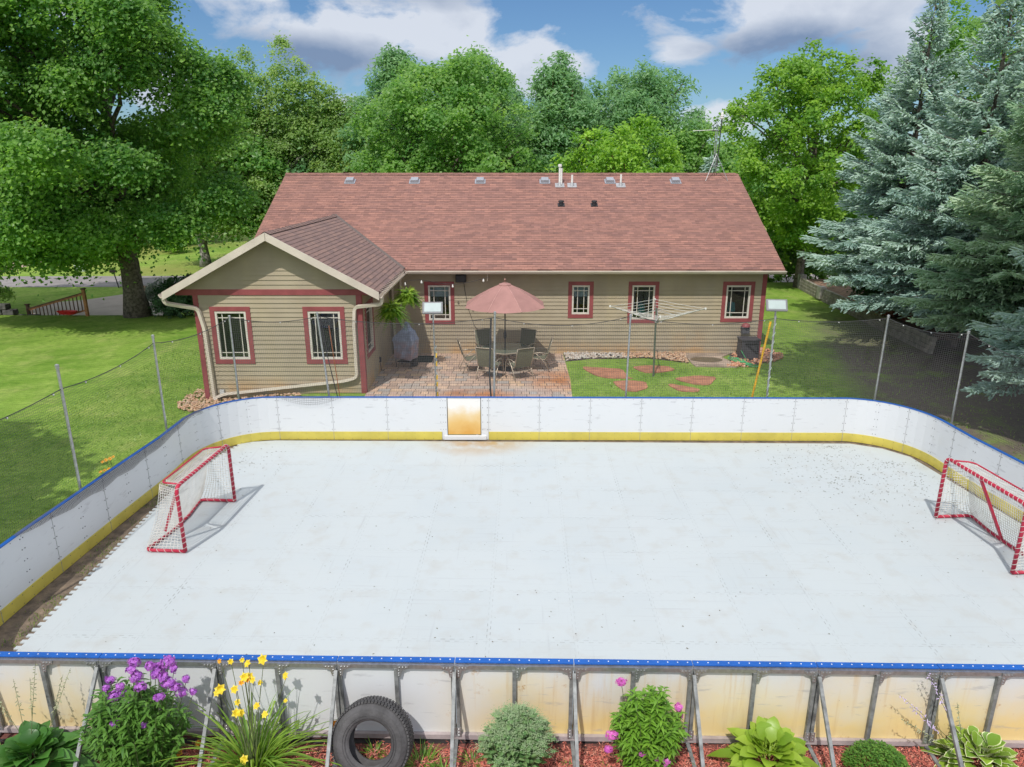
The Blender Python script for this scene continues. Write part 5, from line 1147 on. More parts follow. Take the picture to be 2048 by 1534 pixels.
# extra stays beside two poles
o = MB().tube([(-4.18, 15.9, 2.75), (-3.98, 15.95, .0)], .012, 6).build('brown_rod', mat('rusty_rod', (.25, .10, .05), .8), origin=(-3.98, 15.95, 0)); tag(o, 'thin rusty rod leaning beside the leaning net pole', 'rod')
o = MB().tube([(-4.40, 16.0, 3.0), (-4.30, 16.03, 2.0), (-4.12, 16.03, .9), (-4.10, 16.03, 0)], .012, 6).build('black_cord', blk, parent=C.objects['net_pole.003']); o.name = 'cord'
o = MB().tube([(-.48, 16.04, 2.9), (-.53, 16.05, 1.6), (-.50, 16.05, 1.0), (-.5, 16.05, 0)], .02, 8).build('black_stay', darkst, origin=(-.5, 16.05, 0)); tag(o, 'dark stay pipe strapped behind the thick central net pole', 'pipe')
def net_span(a, b, sag, ha, hb, base_a, base_b, mb, rope, n=14, bulge=.06):
    L = (Vector(b[:2]) - Vector(a[:2])).length; rows = 6; vs = []; uvs = []
    for i in range(n + 1):
        s_ = i / n; x = a[0] + (b[0] - a[0]) * s_; y = a[1] + (b[1] - a[1]) * s_; zt = ha + (hb - ha) * s_ - sag * 4 * s_ * (1 - s_); xb = base_a[0] + (base_b[0] - base_a[0]) * s_; yb_ = base_a[1] + (base_b[1] - base_a[1]) * s_
        rope.append((x, y, zt))
        for j in range(rows + 1):
            q = j / rows; w_ = math.sin(math.pi * q) * math.sin(math.pi * s_) * bulge; vs.append((x + (xb - x) * q, y + (yb_ - y) * q + w_, zt + (1.0 - zt) * q)); uvs.append((L * s_ + netL[0], (zt - 1.0) * (1 - q)))
    fs = [(i * (rows + 1) + j, (i + 1) * (rows + 1) + j, (i + 1) * (rows + 1) + j + 1, i * (rows + 1) + j + 1) for i in range(n) for j in range(rows)]
    mb.add(vs, fs, [[uvs[k] for k in f] for f in fs]); netL[0] += L
netL = [0]
nto = thing('safety_net', (0, 15.9, 1), 'fine dark netting hung from a rope round the rink', 'net')
order = [9, 0, 1, 2, 3, 4, 5, 6, 7, 8, 10]; hts = [2.85, 2.78, 2.82, 2.93, 2.95, 2.92, 2.95, 2.9, 2.92, 2.88, 2.8]; sags = [.07, .10, .13, .12, .16, .20, .16, .08, .12, .12]
mb = MB(); rope = []
for i in range(len(order) - 1):
    A, B_ = order[i], order[i + 1]; net_span(tops[A], tops[B_], sags[i], hts[i], hts[i + 1], pole_specs[A][0], pole_specs[B_][0], mb, rope)
mb.build('netting', nt_m, nto)
MB().tube(rope, .008, 5).build('rope', mat('rope_dark', (.06, .06, .06), .9), nto)
clips = MB()
for i in range(3, len(rope), 5): p = rope[i]; clips.lathe([(.010, -.015), (.016, 0), (.010, .015)], (p[0], p[1], p[2] - .02), 8, 'y')
clips.build('clips', whitep, nto)
# slack net bunched over the cap and hanging inside the left boards
nb = netmat('bunched_netting', (.16, .155, .155), .03, .28); nn = normals(LEFT); v = MB(); vs = []; uvs = []; prev = 0
sel = [(p, n_) for p, n_ in zip(resample(LEFT, .25), normals(resample(LEFT, .25))) if p[1] > 9.0 and p[1] < 15.0 and p[0] < -6.4]
for i, (p, n_) in enumerate(sel):
    s_ = i / (len(sel) - 1); dp_ = .22 * math.sin(math.pi * s_ ** .9) ** .8 + .01
    for j in range(4):
        q = j / 3; o_ = .02 - .06 * math.sin(q * 2); vs.append((p[0] + n_.x * o_ - .03 * math.sin(i * 2.1) * q * .3, p[1] + n_.y * o_, BH + .03 - dp_ * q * (1 + .1 * math.sin(i * 1.7)))); uvs.append((i * .25, q * .3))
fs = [(i * 4 + j, (i + 1) * 4 + j, (i + 1) * 4 + j + 1, i * 4 + j + 1) for i in range(len(sel) - 1) for j in range(3)]
v.add(vs, fs, [[uvs[k] for k in f] for f in fs]); v.build('slack_netting', nb, nto, smooth=True)
v = MB(); vs = []; uvs = []
for i in range(9):
    s_ = i / 8; x = -5.5 + 1.6 * s_; dp_ = .22 * math.sin(math.pi * s_)
    for j in range(3): q = j / 2; vs.append((x, 15.75 - .04 * q, BH + .03 - dp_ * q)); uvs.append((x, q * .2))
fs = [(i * 3 + j, (i + 1) * 3 + j, (i + 1) * 3 + j + 1, i * 3 + j + 1) for i in range(8) for j in range(2)]; v.add(vs, fs, [[uvs[k] for k in f] for f in fs]); v.build('slack_netting', nt_m, nto)

# floodlights
lamp_g = mat('floodlight_glass', (.45, .52, .51), .12, var=.03, spec=.7); gryp = mat('floodlight_case', (.20, .20, .21), .5, var=.08)
def flood(x, y, z, rz, label, pole):
    t_ = thing('floodlight', (x, y, z - .25), label, 'floodlight', 'floodlights above the far boards'); rt = Matrix.Rotation(rz, 3, 'Z') @ Matrix.Rotation(R(-38), 3, 'X'); c = Vector((x, y, z))
    MB().box(c, (.47, .05, .30), rt).build('housing', gryp, t_, bevel=.015); MB().box(c + rt @ Vector((0, -.028, .0)), (.38, .008, .22), rt).build('lens', lamp_g, t_)
    v = MB(); v.bar(c + Vector((-.0, .03, -.28)), c + Vector((0, .03, -.12)), .03)
    v.bar(c + Vector((-.12, .04, -.14)), c + Vector((.12, .04, -.14)), .02); v.build('bracket', alu, t_)
flood(-1.82, 16.1, 3.12, R(4), 'white faced floodlight on the thin pale pole left of the parasol', None)
flood(6.03, 16.0, 3.20, R(-8), 'white faced floodlight on the pole beside the yellow pole at right', None)
p_ = thing('net_pole', (-1.78, 16.1, 0), 'thin pale pole under the left floodlight, wrapped in yellow tape low down', 'pole', 'poles holding the net'); MB().tube([(-1.78, 16.1, 0), (-1.82, 16.13, 2.9)], .018, 8).build('pipe', alu, p_)
v = MB(); v.tube([(-1.79 + .03 * math.cos(k * 1.3), 16.09 + .03 * math.sin(k * 1.3), .7 + k * .035) for k in range(45)], .006, 4); v.build('cord', mat('pale_blue_cord', (.40, .55, .60), .6), p_)
v = MB(); 
for z in (1.0, 1.25, 1.42, 1.75, 1.95): v.bar((-1.77, 16.07, z), (-1.76, 16.06, z + .11), .035, .02)
v.build('tape', mat('yellow_tape', (.8, .5, .05), .5), p_)
v = MB(); v.tube([(6.02 + .032 * math.cos(k * .9), 15.98 + .032 * math.sin(k * .9), .9 + k * .03) for k in range(66)], .006, 4); v.build('cord', mat('mint_cord', (.50, .62, .52), .6), C.objects['net_pole.006'])
o = MB().tube([(5.93, 16.0, 2.82), (5.60, 16.15, 0)], .026, 8).build('yellow_pole', mat('yellow_paint', (.75, .42, .02), .4)); tag(o, 'yellow pole leaning against the right floodlight post', 'pole')

# hockey goals
redp = mat('red_goal_pipe', (.46, .02, .055), .4, var=.1); cord = mat('white_net_cord', (.62, .60, .56), .8, var=.1)
def goal(loc, rz, label, cen, flip):
    t_ = thing('hockey_goal', (0, 0, 0), label, 'goal', 'hockey goals on the rink'); Wd, Ht, Db, Dt = 1.9, 1.2, .68, .36; h = Wd / 2; r = .032
    # local: opening faces +X, posts at y = -h, h; net behind at -X
    def rnd(P, rad=.12):
        P = [Vector(p) for p in P]; out = [P[0]]
        for i in range(1, len(P) - 1):
            a = (P[i - 1] - P[i]).normalized() * rad + P[i]; b = (P[i + 1] - P[i]).normalized() * rad + P[i]
            for k in range(5): q = k / 4; out.append(a * (1 - q) ** 2 + P[i] * 2 * q * (1 - q) + b * q * q)
        return out + [P[-1]]
    front = rnd([(0, -h, .035), (0, -h, Ht), (0, h, Ht), (0, h, .035)]); base = rnd([(0, -h, .035), (-Db, -h, .035), (-Db * .86, -h * .3, .035), (-Db * .86, h * .3, .035), (-Db, h, .035), (0, h, .035)], .1)
    topb = rnd([(0, -h + .12, Ht), (-Dt, -h + .2, Ht - .02), (-Dt, h - .2, Ht - .02), (0, h - .12, Ht)], .1)
    MB().tube(front, r, 10).build('frame', redp, t_, smooth=True); MB().tube(base, r * .9, 10).build('base_frame', redp, t_, smooth=True); MB().tube(topb, r * .5, 8).build('top_frame', redp, t_, smooth=True)
    if cen: MB().bar((-.02, -.12, Ht - .01), (-Db * .86, -.05, .04), .055, .03, up=(1, 0, 0)).build('brace', redp, t_)
    else: MB().bar((-.03, -h + .12, Ht - .03), (-Db * .6, -h + .18, .3), .05, .02, up=(0, 1, 0)).build('brace', redp, t_)
    # lacing wound round the pipes
    lc = MB()
    def wind(path, r2, pitch):
        P = [Vector(p) for p in path]; L = [0]
        for a, b in zip(P, P[1:]): L.append(L[-1] + (b - a).length)
        n = int(L[-1] / pitch * 8); out = []
        for k in range(n + 1):
            s_ = L[-1] * k / n; i = min(max(j for j in range(len(L)) if L[j] <= s_ + 1e-9), len(P) - 2); p = P[i].lerp(P[i + 1], (s_ - L[i]) / max(1e-6, L[i + 1] - L[i])); d = (P[i + 1] - P[i]).normalized(); x = d.orthogonal().normalized(); x = (Vector((1, .2, .1)) - d * d.dot(Vector((1, .2, .1)))).normalized(); y = d.cross(x); a = 2 * math.pi * s_ / pitch
            out.append(p + (x * math.cos(a) + y * math.sin(a)) * r2)
        lc.tube(out, .0042, 4)
    wind(front, r + .004, .095); wind(base, r * .9 + .004, .13)
    lc.build('lacing', cord, t_)
    nm = MB(); cell = .052
    def patch(fn, nu, nv):
        for i in range(nu + 1): nm.tube([fn(i / nu, j / nv) for j in range(nv + 1)], .0045, 3, False)
        for j in range(nv + 1): nm.tube([fn(i / nu, j / nv) for i in range(nu + 1)], .0045, 3, False)
    L3 = lambda a, b, q: Vector(a).lerp(Vector(b), q)
    def topf(u, v): y = -h + .06 + (Wd - .12) * u; e = min(1, u * 8, (1 - u) * 8); return (-Dt * v * (.6 + .4 * e), y * (1 - .09 * v), Ht - .02 * v - .03 * math.sin(math.pi * v) * e)
    def backf(u, v):
        y = (-h + .15 + (Wd - .3) * u); a = Vector((-Dt, y, Ht - .02)); ub = abs(2 * u - 1); b = Vector((-Db * (.86 + .14 * max(0, ub - .3) / .7), -h + Wd * u, .04)); p = a.lerp(b, v); s_ = math.sin(math.pi * v); p.x += .10 * s_ * (1 - .5 * ub) + .03 * math.sin(u * 9) * s_; p.z -= .02 * math.sin(u * 7) * s_; return tuple(p)
    def sidef(sgn):
        def f(u, v):
            a = Vector((0, sgn * h, Ht - .05)).lerp(Vector((0, sgn * h, .06)), v); tb_ = Vector((-Dt, sgn * (h - .15), Ht - .03)).lerp(Vector((-Db, sgn * h, .05)), v); p = a.lerp(tb_, u); p.y -= sgn * .07 * math.sin(math.pi * v) * math.sin(math.pi * min(1, u * 1.0)) ; p.x += .1 * math.sin(math.pi * v) * u; return tuple(p)
        return f
    patch(topf, int(Wd / cell), int(Dt / cell)); patch(backf, int(Wd / cell), int(1.25 / cell)); patch(sidef(1), int(.55 / cell), int(1.2 / cell)); patch(sidef(-1), int(.55 / cell), int(1.2 / cell))
    nm.build('net', cord, t_)
    t_.location = loc; t_.rotation_euler.z = rz; return t_
goal((-5.39, 11.49, .022), R(-3.5), 'red framed hockey goal with white net near the left boards', False, False)
goal((7.84, 10.83, .022), R(180 + 3.8), 'red framed hockey goal with white net cut by the right edge of the photo', True, True)

# leaf litter on the floor
rg = random.Random(21); v = MB(); v.t = []
for k in range(1500):
    if k < 700: x = rg.gauss(7.4, .95); y = rg.gauss(14.0, 1.0)
    elif k < 900: a = rg.choice([(7.4, 15.3), (6.9, 13.5), (8.3, 14.3), (8.5, 12.4), (8.2, 13.3), (8.7, 11.6), (8.6, 12.0)]); x = rg.gauss(a[0], .14); y = rg.gauss(a[1], .07)
    elif k < 1000: x = rg.gauss(-5.9, .45); y = rg.gauss(14.4, .6)
    else: x = rg.uniform(-6.2, 9); y = rg.uniform(7, 15.6)
    if not (-6.1 < x < 8.95 and 6.9 < y < 15.5): continue
    if x > 7.9 and y > 14.6: continue
    a = rg.uniform(0, 6.28); L_ = rg.uniform(.006, .022) * (1 if k < 1000 else .8); w_ = L_ * rg.uniform(.3, .6); z = .024; c_, s_ = math.cos(a), math.sin(a)
    v.add([(x - c_ * L_, y - s_ * L_, z), (x + s_ * w_, y - c_ * w_, z + .006), (x + c_ * L_, y + s_ * L_, z + .002), (x - s_ * w_, y + c_ * w_, z + .004)], [(0, 1, 2, 3)]); v.t += [rg.random()] * 4
tag(v.build('leaf_litter', tintmat('litter', [(.07, .055, .035), (.16, .12, .07), (.10, .11, .04)])), 'scattered dead leaves and grit on the white floor', 'litter', kind='stuff')
# weeds in the dirt strip
v = MB(); v.t = []
for k in range(1500):
    y = rg.uniform(7, 15.2); x = x0(y) - abs(rg.gauss(.04, .13)) - .05
    if x < -7.1: continue
    if math.sin(y * 3.1) + math.sin(y * 7.7) < -.2: continue
    a = rg.uniform(0, 6.28); L_ = rg.uniform(.02, .06); z = .005; w_ = .006; c_, s_ = math.cos(a), math.sin(a); v.add([(x - s_ * w_, y + c_ * w_, z), (x + s_ * w_, y - c_ * w_, z), (x + c_ * L_ * .6, y + s_ * L_ * .6, z + L_ * .8)], [(0, 1, 2)]); v.t += [rg.random()] * 3
L_grass = leafmat('grass_blade', (.06, .12, .02), (.25, .32, .06), .3)
tag(v.build('weeds', L_grass), 'small weeds growing in the dirt strip beside the floor', 'weeds', kind='stuff')
#GARDEN
# ------------------------------------------------------------------ flower bed below the near boards
bedm = mat('bed_ground', (.22, .07, .055), .95, var=.3, scale=12, bump=.6, bscale=40, col2=(.05, .035, .03))
tag(MB().prism([(-9, 3.2), (9, 3.2), (9, 6.5), (-9, 6.62)], -.05, .008).build('flower_bed', bedm), kind='structure', label='mulched bed along the near boards')
rng = np.random.default_rng(99); n = 42000
X = rng.uniform(-6.2, 6.2, n); Y = rng.uniform(5.5, 6.45, n); Z = .012 + rng.random(n) * .03
keep = ~((Y > 6.36) & (rng.random(n) < .8)); X, Y, Z = X[keep], Y[keep], Z[keep]; n = len(X)
Nn = np.stack([rng.normal(0, .45, n), rng.normal(0, .45, n), np.ones(n)], 1); V, F, tt = leaves(rng, np.stack([X, Y, Z], 1), Nn, rng.uniform(.02, .075, n), rng.uniform(.006, .016, n), np.clip(rng.random(n) * .7 + .3 * (X > -3.6), 0, 1))
tag(npmesh('mulch', V, F, tintmat('red_mulch', [(.16, .06, .055), (.40, .11, .085), (.56, .15, .11), (.62, .30, .22)], .9), tt), 'red shredded bark mulch under the flowers', 'mulch', kind='stuff')
tag(MB().ext(-7, 7, 6.44, 6.5, .0, .02).build('landscape_fabric', mat('black_fabric', (.035, .03, .03), .9)), 'dark landscape fabric showing at the foot of the near boards', 'fabric')

def blade_leaf(mb, base, d, L, W, arch, tint, seg=7, fold=.15, up0=.9, wavy=0, tipw=1.0, stalk=.12, rng=random):
    """broad or narrow leaf: runs from base in horizontal direction d, rises then arches over"""
    d = Vector(d).normalized(); side = Vector((-d.y, d.x, 0)); rows = []
    for i in range(seg + 1):
        s_ = i / seg; h = L * (math.sin(up0) * s_ - arch * s_ * s_); x = L * math.cos(up0) * s_ + L * arch * .35 * s_ * s_
        c = Vector(base) + d * x + Vector((0, 0, h)); w_ = W * .5 * (math.sin(math.pi * min(1, max(0, (s_ - stalk) / (1 - stalk))) ** .75) ** .8 if s_ > stalk else .04) + .0012
        wv = wavy * math.sin(i * 2.3 + tint * 9) * W
        rows += [c - side * w_ + Vector((0, 0, fold * w_ + wv)), c, c + side * w_ + Vector((0, 0, fold * w_ - wv))]
    fs = []
    for i in range(seg):
        a = i * 3; fs += [(a, a + 1, a + 4, a + 3), (a + 1, a + 2, a + 5, a + 4)]
    mb.add(rows, fs); mb.t += [tint] * len(rows)
def newmb():
    m = MB(); m.t = []; return m
def hosta_mat(name, a, b, rim=None):
    m = leafmat(name, a, b, .3, .38); t = m.node_tree; return m
def hosta(name, x, y, label, m, n, Lr, Wr, seed, spread=1.0, group='hostas in the bed', edge=None, lift=0.):
    rg = random.Random(seed); t = thing(name, (x, y, 0), label, 'hosta', group); mb = newmb(); eb = newmb()
    for k in range(n):
        s_ = k / n; a = k * 2.4 + rg.uniform(-.3, .3); up = 1.25 - .95 * s_ + rg.uniform(-.1, .1); L = rg.uniform(*Lr) * (.75 + .35 * s_); W = rg.uniform(*Wr); r0 = .02 + (.10 * s_ + .06 * rg.random()) * (lift > 0); hz_ = lift * (1 - s_) ** .8 * rg.uniform(.8, 1.15)
        bx = x + r0 * math.cos(a); by = y + r0 * math.sin(a); tn = min(1, max(0, rg.gauss(.5, .22))); ar = rg.uniform(.45, .8) * (.5 + .7 * s_)
        if edge: blade_leaf(eb, (bx, by, .012 + hz_), (math.cos(a), math.sin(a), 0), L * 1.03, W * 1.16, ar, .5, 8, .25, up, .03, stalk=.3)
        blade_leaf(mb, (bx, by, .02 + hz_), (math.cos(a), math.sin(a), 0), L, W, ar, tn, 8, .25, up, .03, stalk=.3)
    mb.build('leaves', m, t, smooth=True)
    if edge: eb.build('leaf_margins', edge, t, smooth=True)
    return t
def scape(t, x, y, tip, n, col, seed, bare=.5):
    rg = random.Random(seed); p0 = Vector((x, y, .1)); tip = Vector(tip); mid = p0.lerp(tip, .5) + Vector((0, 0, .06)); path = [p0 * (1 - q) ** 2 + mid * 2 * q * (1 - q) + tip * q * q for q in [i / 10 for i in range(11)]]
    MB().tube(path, [.0045 - .0003 * i for i in range(11)], 5).build('flower_stalk', mat('stalk', (.12, .15, .06), .7), t)
    fb = newmb()
    for k in range(n):
        q = bare + (1 - bare) * k / n; i = min(9, int(q * 10)); p = path[i].lerp(path[i + 1], q * 10 - i); a = rg.uniform(0, 6.28); d = Vector((math.cos(a), math.sin(a), -.9 if rg.random() < .6 else .2)); L = .04 * (1.15 - q) + .012
        fb.tube([p, p + d * L * .5, p + d * L], [.002, .006, .003], 5)
    fb.t = None; fb.build('bells', col, t)
G_h1 = hosta_mat('hosta_green', (.03, .12, .02), (.11, .28, .05)); G_h2 = hosta_mat('hosta_chartreuse', (.17, .31, .02), (.36, .50, .06)); G_h3 = hosta_mat('hosta_variegated', (.12, .26, .03), (.32, .46, .05))
edge = mat('cream_margin', (.70, .72, .42), .5)
lil = mat('pale_lilac', (.55, .45, .66), .6); dry = mat('dry_bell', (.35, .36, .22), .8)
h1 = hosta('hosta_plant', -4.98, 5.95, 'large dark green hosta with dry flower stalks at the left edge', G_h1, 150, (.34, .55), (.13, .19), 1, lift=.34)
for k, (tx_, ty_, tz) in enumerate([(-4.92, 6.2, 1.28), (-5.28, 6.3, .98), (-5.1, 6.3, 1.0), (-4.65, 6.3, 1.12), (-4.78, 6.35, 1.0), (-5.45, 6.2, .9)]): scape(h1, -4.98 + .03 * k - .08, 5.97, (tx_, ty_, tz), 16, dry, 30 + k, .6)
hosta('hosta_plant', 2.68, 5.98, 'yellow green hosta with wavy leaves right of the pink phlox', G_h2, 110, (.30, .46), (.13, .19), 2, lift=.36)
h3 = hosta('hosta_plant', 4.95, 6.05, 'cream edged hosta with lilac flower stalks at the right edge', G_h3, 120, (.24, .38), (.09, .13), 3, edge=edge, lift=.26)
for k, (tx_, ty_, tz) in enumerate([(4.05, 6.2, .88), (4.35, 6.25, 1.12), (4.30, 6.2, 1.15), (4.2, 6.2, .72), (4.1, 6.15, .6), (4.75, 6.28, .7)]): scape(h3, 4.9 - .02 * k, 6.08, (tx_, ty_, tz), 18, lil if k < 4 else dry, 50 + k, .5)

def phlox(x, y, H, Wd, label, m, heads, flower, seed, nst=34, group='phlox clumps', leafL=.09):
    rg = random.Random(seed); t = thing('phlox_plant', (x, y, 0), label, 'phlox', group); st = MB(); lf = newmb()
    for k in range(nst):
        a = rg.uniform(0, 6.28); rr_ = Wd * .5 * math.sqrt(rg.random()); hh = H * (1 - .42 * (rr_ / (Wd * .5)) ** 2) * rg.uniform(.75, 1.0); b0 = Vector((x + rr_ * .35 * math.cos(a), y + rr_ * .35 * math.sin(a), 0)); b1 = Vector((x + rr_ * math.cos(a), y + rr_ * .6 * math.sin(a), hh)); st.tube([b0, b0.lerp(b1, .5) + Vector((0, 0, .03)), b1], [.005, .004, .002], 5, False)
        nl = int(hh / .032)
        for j in range(nl):
            q = .08 + .92 * j / nl; p = b0.lerp(b1, q) + Vector((0, 0, .06 * q * (1 - q)))
            for s_ in (0, math.pi): blade_leaf(lf, p, (math.cos(rg.uniform(0, 6.28)), math.sin(rg.uniform(0, 6.28)), 0), leafL * rg.uniform(.7, 1.25), leafL * .30, rg.uniform(.3, .7), min(1, max(0, rg.gauss(.35 + .4 * q, .15))), 3, .2, rg.uniform(.2, .8), stalk=.03)
    st.build('stems', mat('stalk', (.12, .15, .06), .7), t); lf.build('leaves', m, t, smooth=True)
    for (hx, hy, hz, r) in heads:
        fb = newmb(); r *= .95; p = Vector((hx, hy, hz - .01)); n = int(1500 * r); w1, w2 = rg.uniform(.8, 1.3), rg.uniform(.6, .95)
        for k in range(n):
            u = Vector((rg.gauss(0, 1), rg.gauss(0, 1), rg.gauss(.15, .9))).normalized(); c = p + Vector((u.x * r * w1 + rg.gauss(0, .008), u.y * r, u.z * r * w2 + rg.gauss(0, .008))) * 1.0; xx = u.orthogonal().normalized(); yy_ = u.cross(xx); tn = rg.random(); ph = rg.uniform(0, 6)
            for j in range(5):
                a = ph + j * 1.2566; e = xx * math.cos(a) + yy_ * math.sin(a); f_ = u.cross(e); s_ = .018; fb.add([c, c + e * s_ * .6 - f_ * s_ * .38, c + e * s_ + u * .003, c + e * s_ * .6 + f_ * s_ * .38], [(0, 1, 2, 3)]); fb.t += [tn] * 4
        fb.build('flower_head', flower, t); MB().tube([Vector((x + (hx - x) * .55, y + (hy - y) * .4, hz * .35)), p - Vector((0, 0, .02))], .0035, 5).build('flower_stem', mat('stalk', (.12, .15, .06), .7), t)
    return t
F_pur = leafmat('purple_petal', (.36, .10, .55), (.62, .22, .78), .3); F_pink = leafmat('magenta_petal', (.55, .10, .50), (.78, .24, .68), .3)
G_ph = leafmat('phlox_leaf', (.035, .12, .02), (.14, .30, .05), .3); G_ph2 = leafmat('phlox_leaf_light', (.07, .19, .02), (.22, .42, .05), .35)
def hd(px, py, Y, r): p = at(px, py, Y); return (p.x, p.y, p.z, r)
phlox(-3.86, 6.0, 1.30, 1.12, 'tall phlox with purple flower heads near the left of the bed', G_ph, [hd(268, 1322, 6.1, .045), hd(272, 1352, 6.0, .06), hd(318, 1336, 6.1, .055), hd(336, 1322, 6.12, .06), hd(310, 1348, 6.05, .04), hd(337, 1364, 6.0, .055), hd(372, 1356, 6.1, .035), hd(362, 1382, 6.05, .045), hd(386, 1382, 6.1, .03), hd(220, 1358, 6.1, .035), hd(228, 1390, 6.0, .055), hd(246, 1384, 6.02, .035), hd(259, 1395, 6.0, .045), hd(232, 1443, 5.9, .05), hd(289, 1446, 5.88, .04)] + [hd(*q) for q in ((300, 1330, 6.05, .04), (326, 1352, 6.0, .045), (262, 1338, 6.0, .04), (240, 1372, 6.0, .04), (350, 1372, 6.0, .04), (280, 1372, 5.95, .045), (318, 1392, 5.92, .04), (212, 1376, 6.02, .035), (347, 1336, 6.1, .035))], F_pur, 11, 100)
phlox(1.40, 6.0, 1.2, .78, 'phlox bush with a few magenta flower heads in the middle right of the bed', G_ph2, [hd(1243, 1362, 6.1, .04), hd(1357, 1413, 6.1, .04), hd(1357, 1430, 6.1, .035), hd(1225, 1469, 5.9, .05), hd(1217, 1497, 5.88, .035), hd(1285, 1503, 5.85, .035), hd(1309, 1512, 5.84, .045), hd(1330, 1520, 5.84, .035)], F_pink, 12, 105, leafL=.085)
# daylilies
dl = thing('daylily_plant', (-2.72, 6.0, 0), 'clump of arching daylily leaves with yellow and orange blooms', 'daylily'); rg = random.Random(15)
G_dl = leafmat('daylily_blade', (.10, .22, .02), (.30, .46, .06), .35); mb = newmb()
for k in range(240):
    a = rg.uniform(0, 6.28); r0 = .09 * math.sqrt(rg.random()); L = rg.uniform(.6, 1.4); blade_leaf(mb, (-2.72 + r0 * math.cos(a), 6.0 + r0 * math.sin(a), 0), (math.cos(a), math.sin(a) * .75, 0), L, rg.uniform(.013, .022), rg.uniform(.30, .95), rg.random(), 9, .4, rg.uniform(.85, 1.42), stalk=0.0)
mb.build('leaves', G_dl, dl, smooth=True)
F_y = leafmat('yellow_petal', (.80, .58, .03), (.92, .76, .08), .3); F_o = leafmat('orange_petal', (.75, .30, .03), (.85, .48, .05), .3)
def lily(t, p, s_, m, d=(0, -.5, .8), petals=6):
    fb = newmb(); u = Vector(d).normalized(); xx = u.orthogonal().normalized(); yy_ = u.cross(xx)
    for j in range(petals):
        a = j * 2 * math.pi / petals; e = xx * math.cos(a) + yy_ * math.sin(a); f_ = u.cross(e); w_ = s_ * (.34 if j % 2 else .24); c = Vector(p)
        fb.add([c, c + e * s_ * .45 + u * s_ * .55 - f_ * w_, c + e * s_ * .85 + u * s_ * .42, c + e * s_ * .45 + u * s_ * .55 + f_ * w_, c + e * s_ * .45 + u * s_ * .48], [(0, 1, 4), (1, 2, 4), (2, 3, 4), (3, 0, 4)]); fb.t += [rg.random()] * 5
    fb.build('flower', m, t)
lilies = [(441, 1377, 6.05, .07, F_y), (437, 1386, 6.05, .055, F_y), (528, 1318, 6.1, .07, F_y), (499, 1352, 6.1, .05, F_y), (507, 1360, 6.05, .045, F_y), (483, 1366, 6.05, .04, F_o), (495, 1358, 6.08, .045, F_o), (522, 1366, 6.1, .04, F_y), (441, 1322, 6.15, .035, F_o), (462, 1323, 6.15, .04, F_y), (484, 1320, 6.15, .035, F_y), (668, 1448, 6.2, .06, F_o), (491, 1519, 5.9, .065, F_y), (572, 1402, 6.1, .03, F_y)] + [(rg.uniform(440, 590), rg.uniform(1325, 1430), rg.uniform(5.9, 6.15), rg.uniform(.045, .065), rg.choice([F_y, F_y, F_y, F_y, F_o])) for _ in range(9)]
stm = MB()
for (px, py, Y, s_, m) in lilies:
    p = at(px, py, Y); lily(dl, p, s_, m, (rg.uniform(-.5, .5), -.6, rg.uniform(.3, .9)))
    b0 = Vector((-2.72 + rg.uniform(-.06, .06), 6.0 + rg.uniform(-.05, .05), 0)); stm.tube([b0, b0.lerp(p, .5) + Vector((0, 0, .08)), p], [.005, .004, .003], 5, False)
stm.build('flower_stems', mat('stalk', (.12, .15, .06), .7), dl)
# buds lying by
for (px, py, lab) in ((399, 1495, 'wilted yellow lily left of the daylily clump'), (361, 1515, 'small orange lily fallen on the mulch by the purple phlox')):
    p = gr(px, py); t_ = thing('lily_flower', (p.x, p.y, .02), lab, 'flower'); lily(t_, (p.x, p.y, .05), .05, F_o)
# sedum
sd_ = thing('sedum_plant', (.05, 6.0, 0), 'rounded grey green sedum mound between the tyre and the phlox bush', 'sedum'); G_sd = leafmat('sedum_leaf', (.10, .22, .07), (.24, .38, .15), .15); F_sd = leafmat('sedum_bud', (.22, .34, .16), (.40, .50, .30), .15); mb = newmb(); fb = newmb(); st = MB()
rg = random.Random(4)
for k in range(150):
    a = rg.uniform(0, 6.28); rr_ = .37 * math.sqrt(rg.random()); hh = .86 * math.sqrt(max(.12, 1 - (rr_ / .42) ** 2)) * rg.uniform(.85, 1.05); b0 = Vector((.05 + rr_ * .3 * math.cos(a), 6.0 + rr_ * .3 * math.sin(a), 0)); b1 = Vector((.05 + rr_ * math.cos(a), 6.0 + rr_ * .85 * math.sin(a), hh)); st.tube([b0, b1], .004, 4, False)
    for j in range(13):
        q = .15 + .85 * j / 13; p = b0.lerp(b1, q); an_ = j * 2.1 + a; blade_leaf(mb, p, (math.cos(an_), math.sin(an_), 0), rg.uniform(.06, .09), .042, .3, rg.random(), 3, .3, .5, stalk=.05)
    for j in range(60):
        u = Vector((rg.gauss(0, .032), rg.gauss(0, .032), rg.gauss(0, .012))); c = b1 + u; s_ = .0055; fb.add([c + Vector((s_, 0, 0)), c + Vector((0, s_, 0)), c + Vector((-s_, 0, 0)), c + Vector((0, -s_, 0)), c + Vector((0, 0, s_))], [(0, 1, 4), (1, 2, 4), (2, 3, 4), (3, 0, 4)]); fb.t += [rg.random()] * 5
st.build('stems', mat('stalk', (.12, .15, .06), .7), sd_); mb.build('leaves', G_sd, sd_, smooth=True); fb.build('flower_buds', F_sd, sd_)
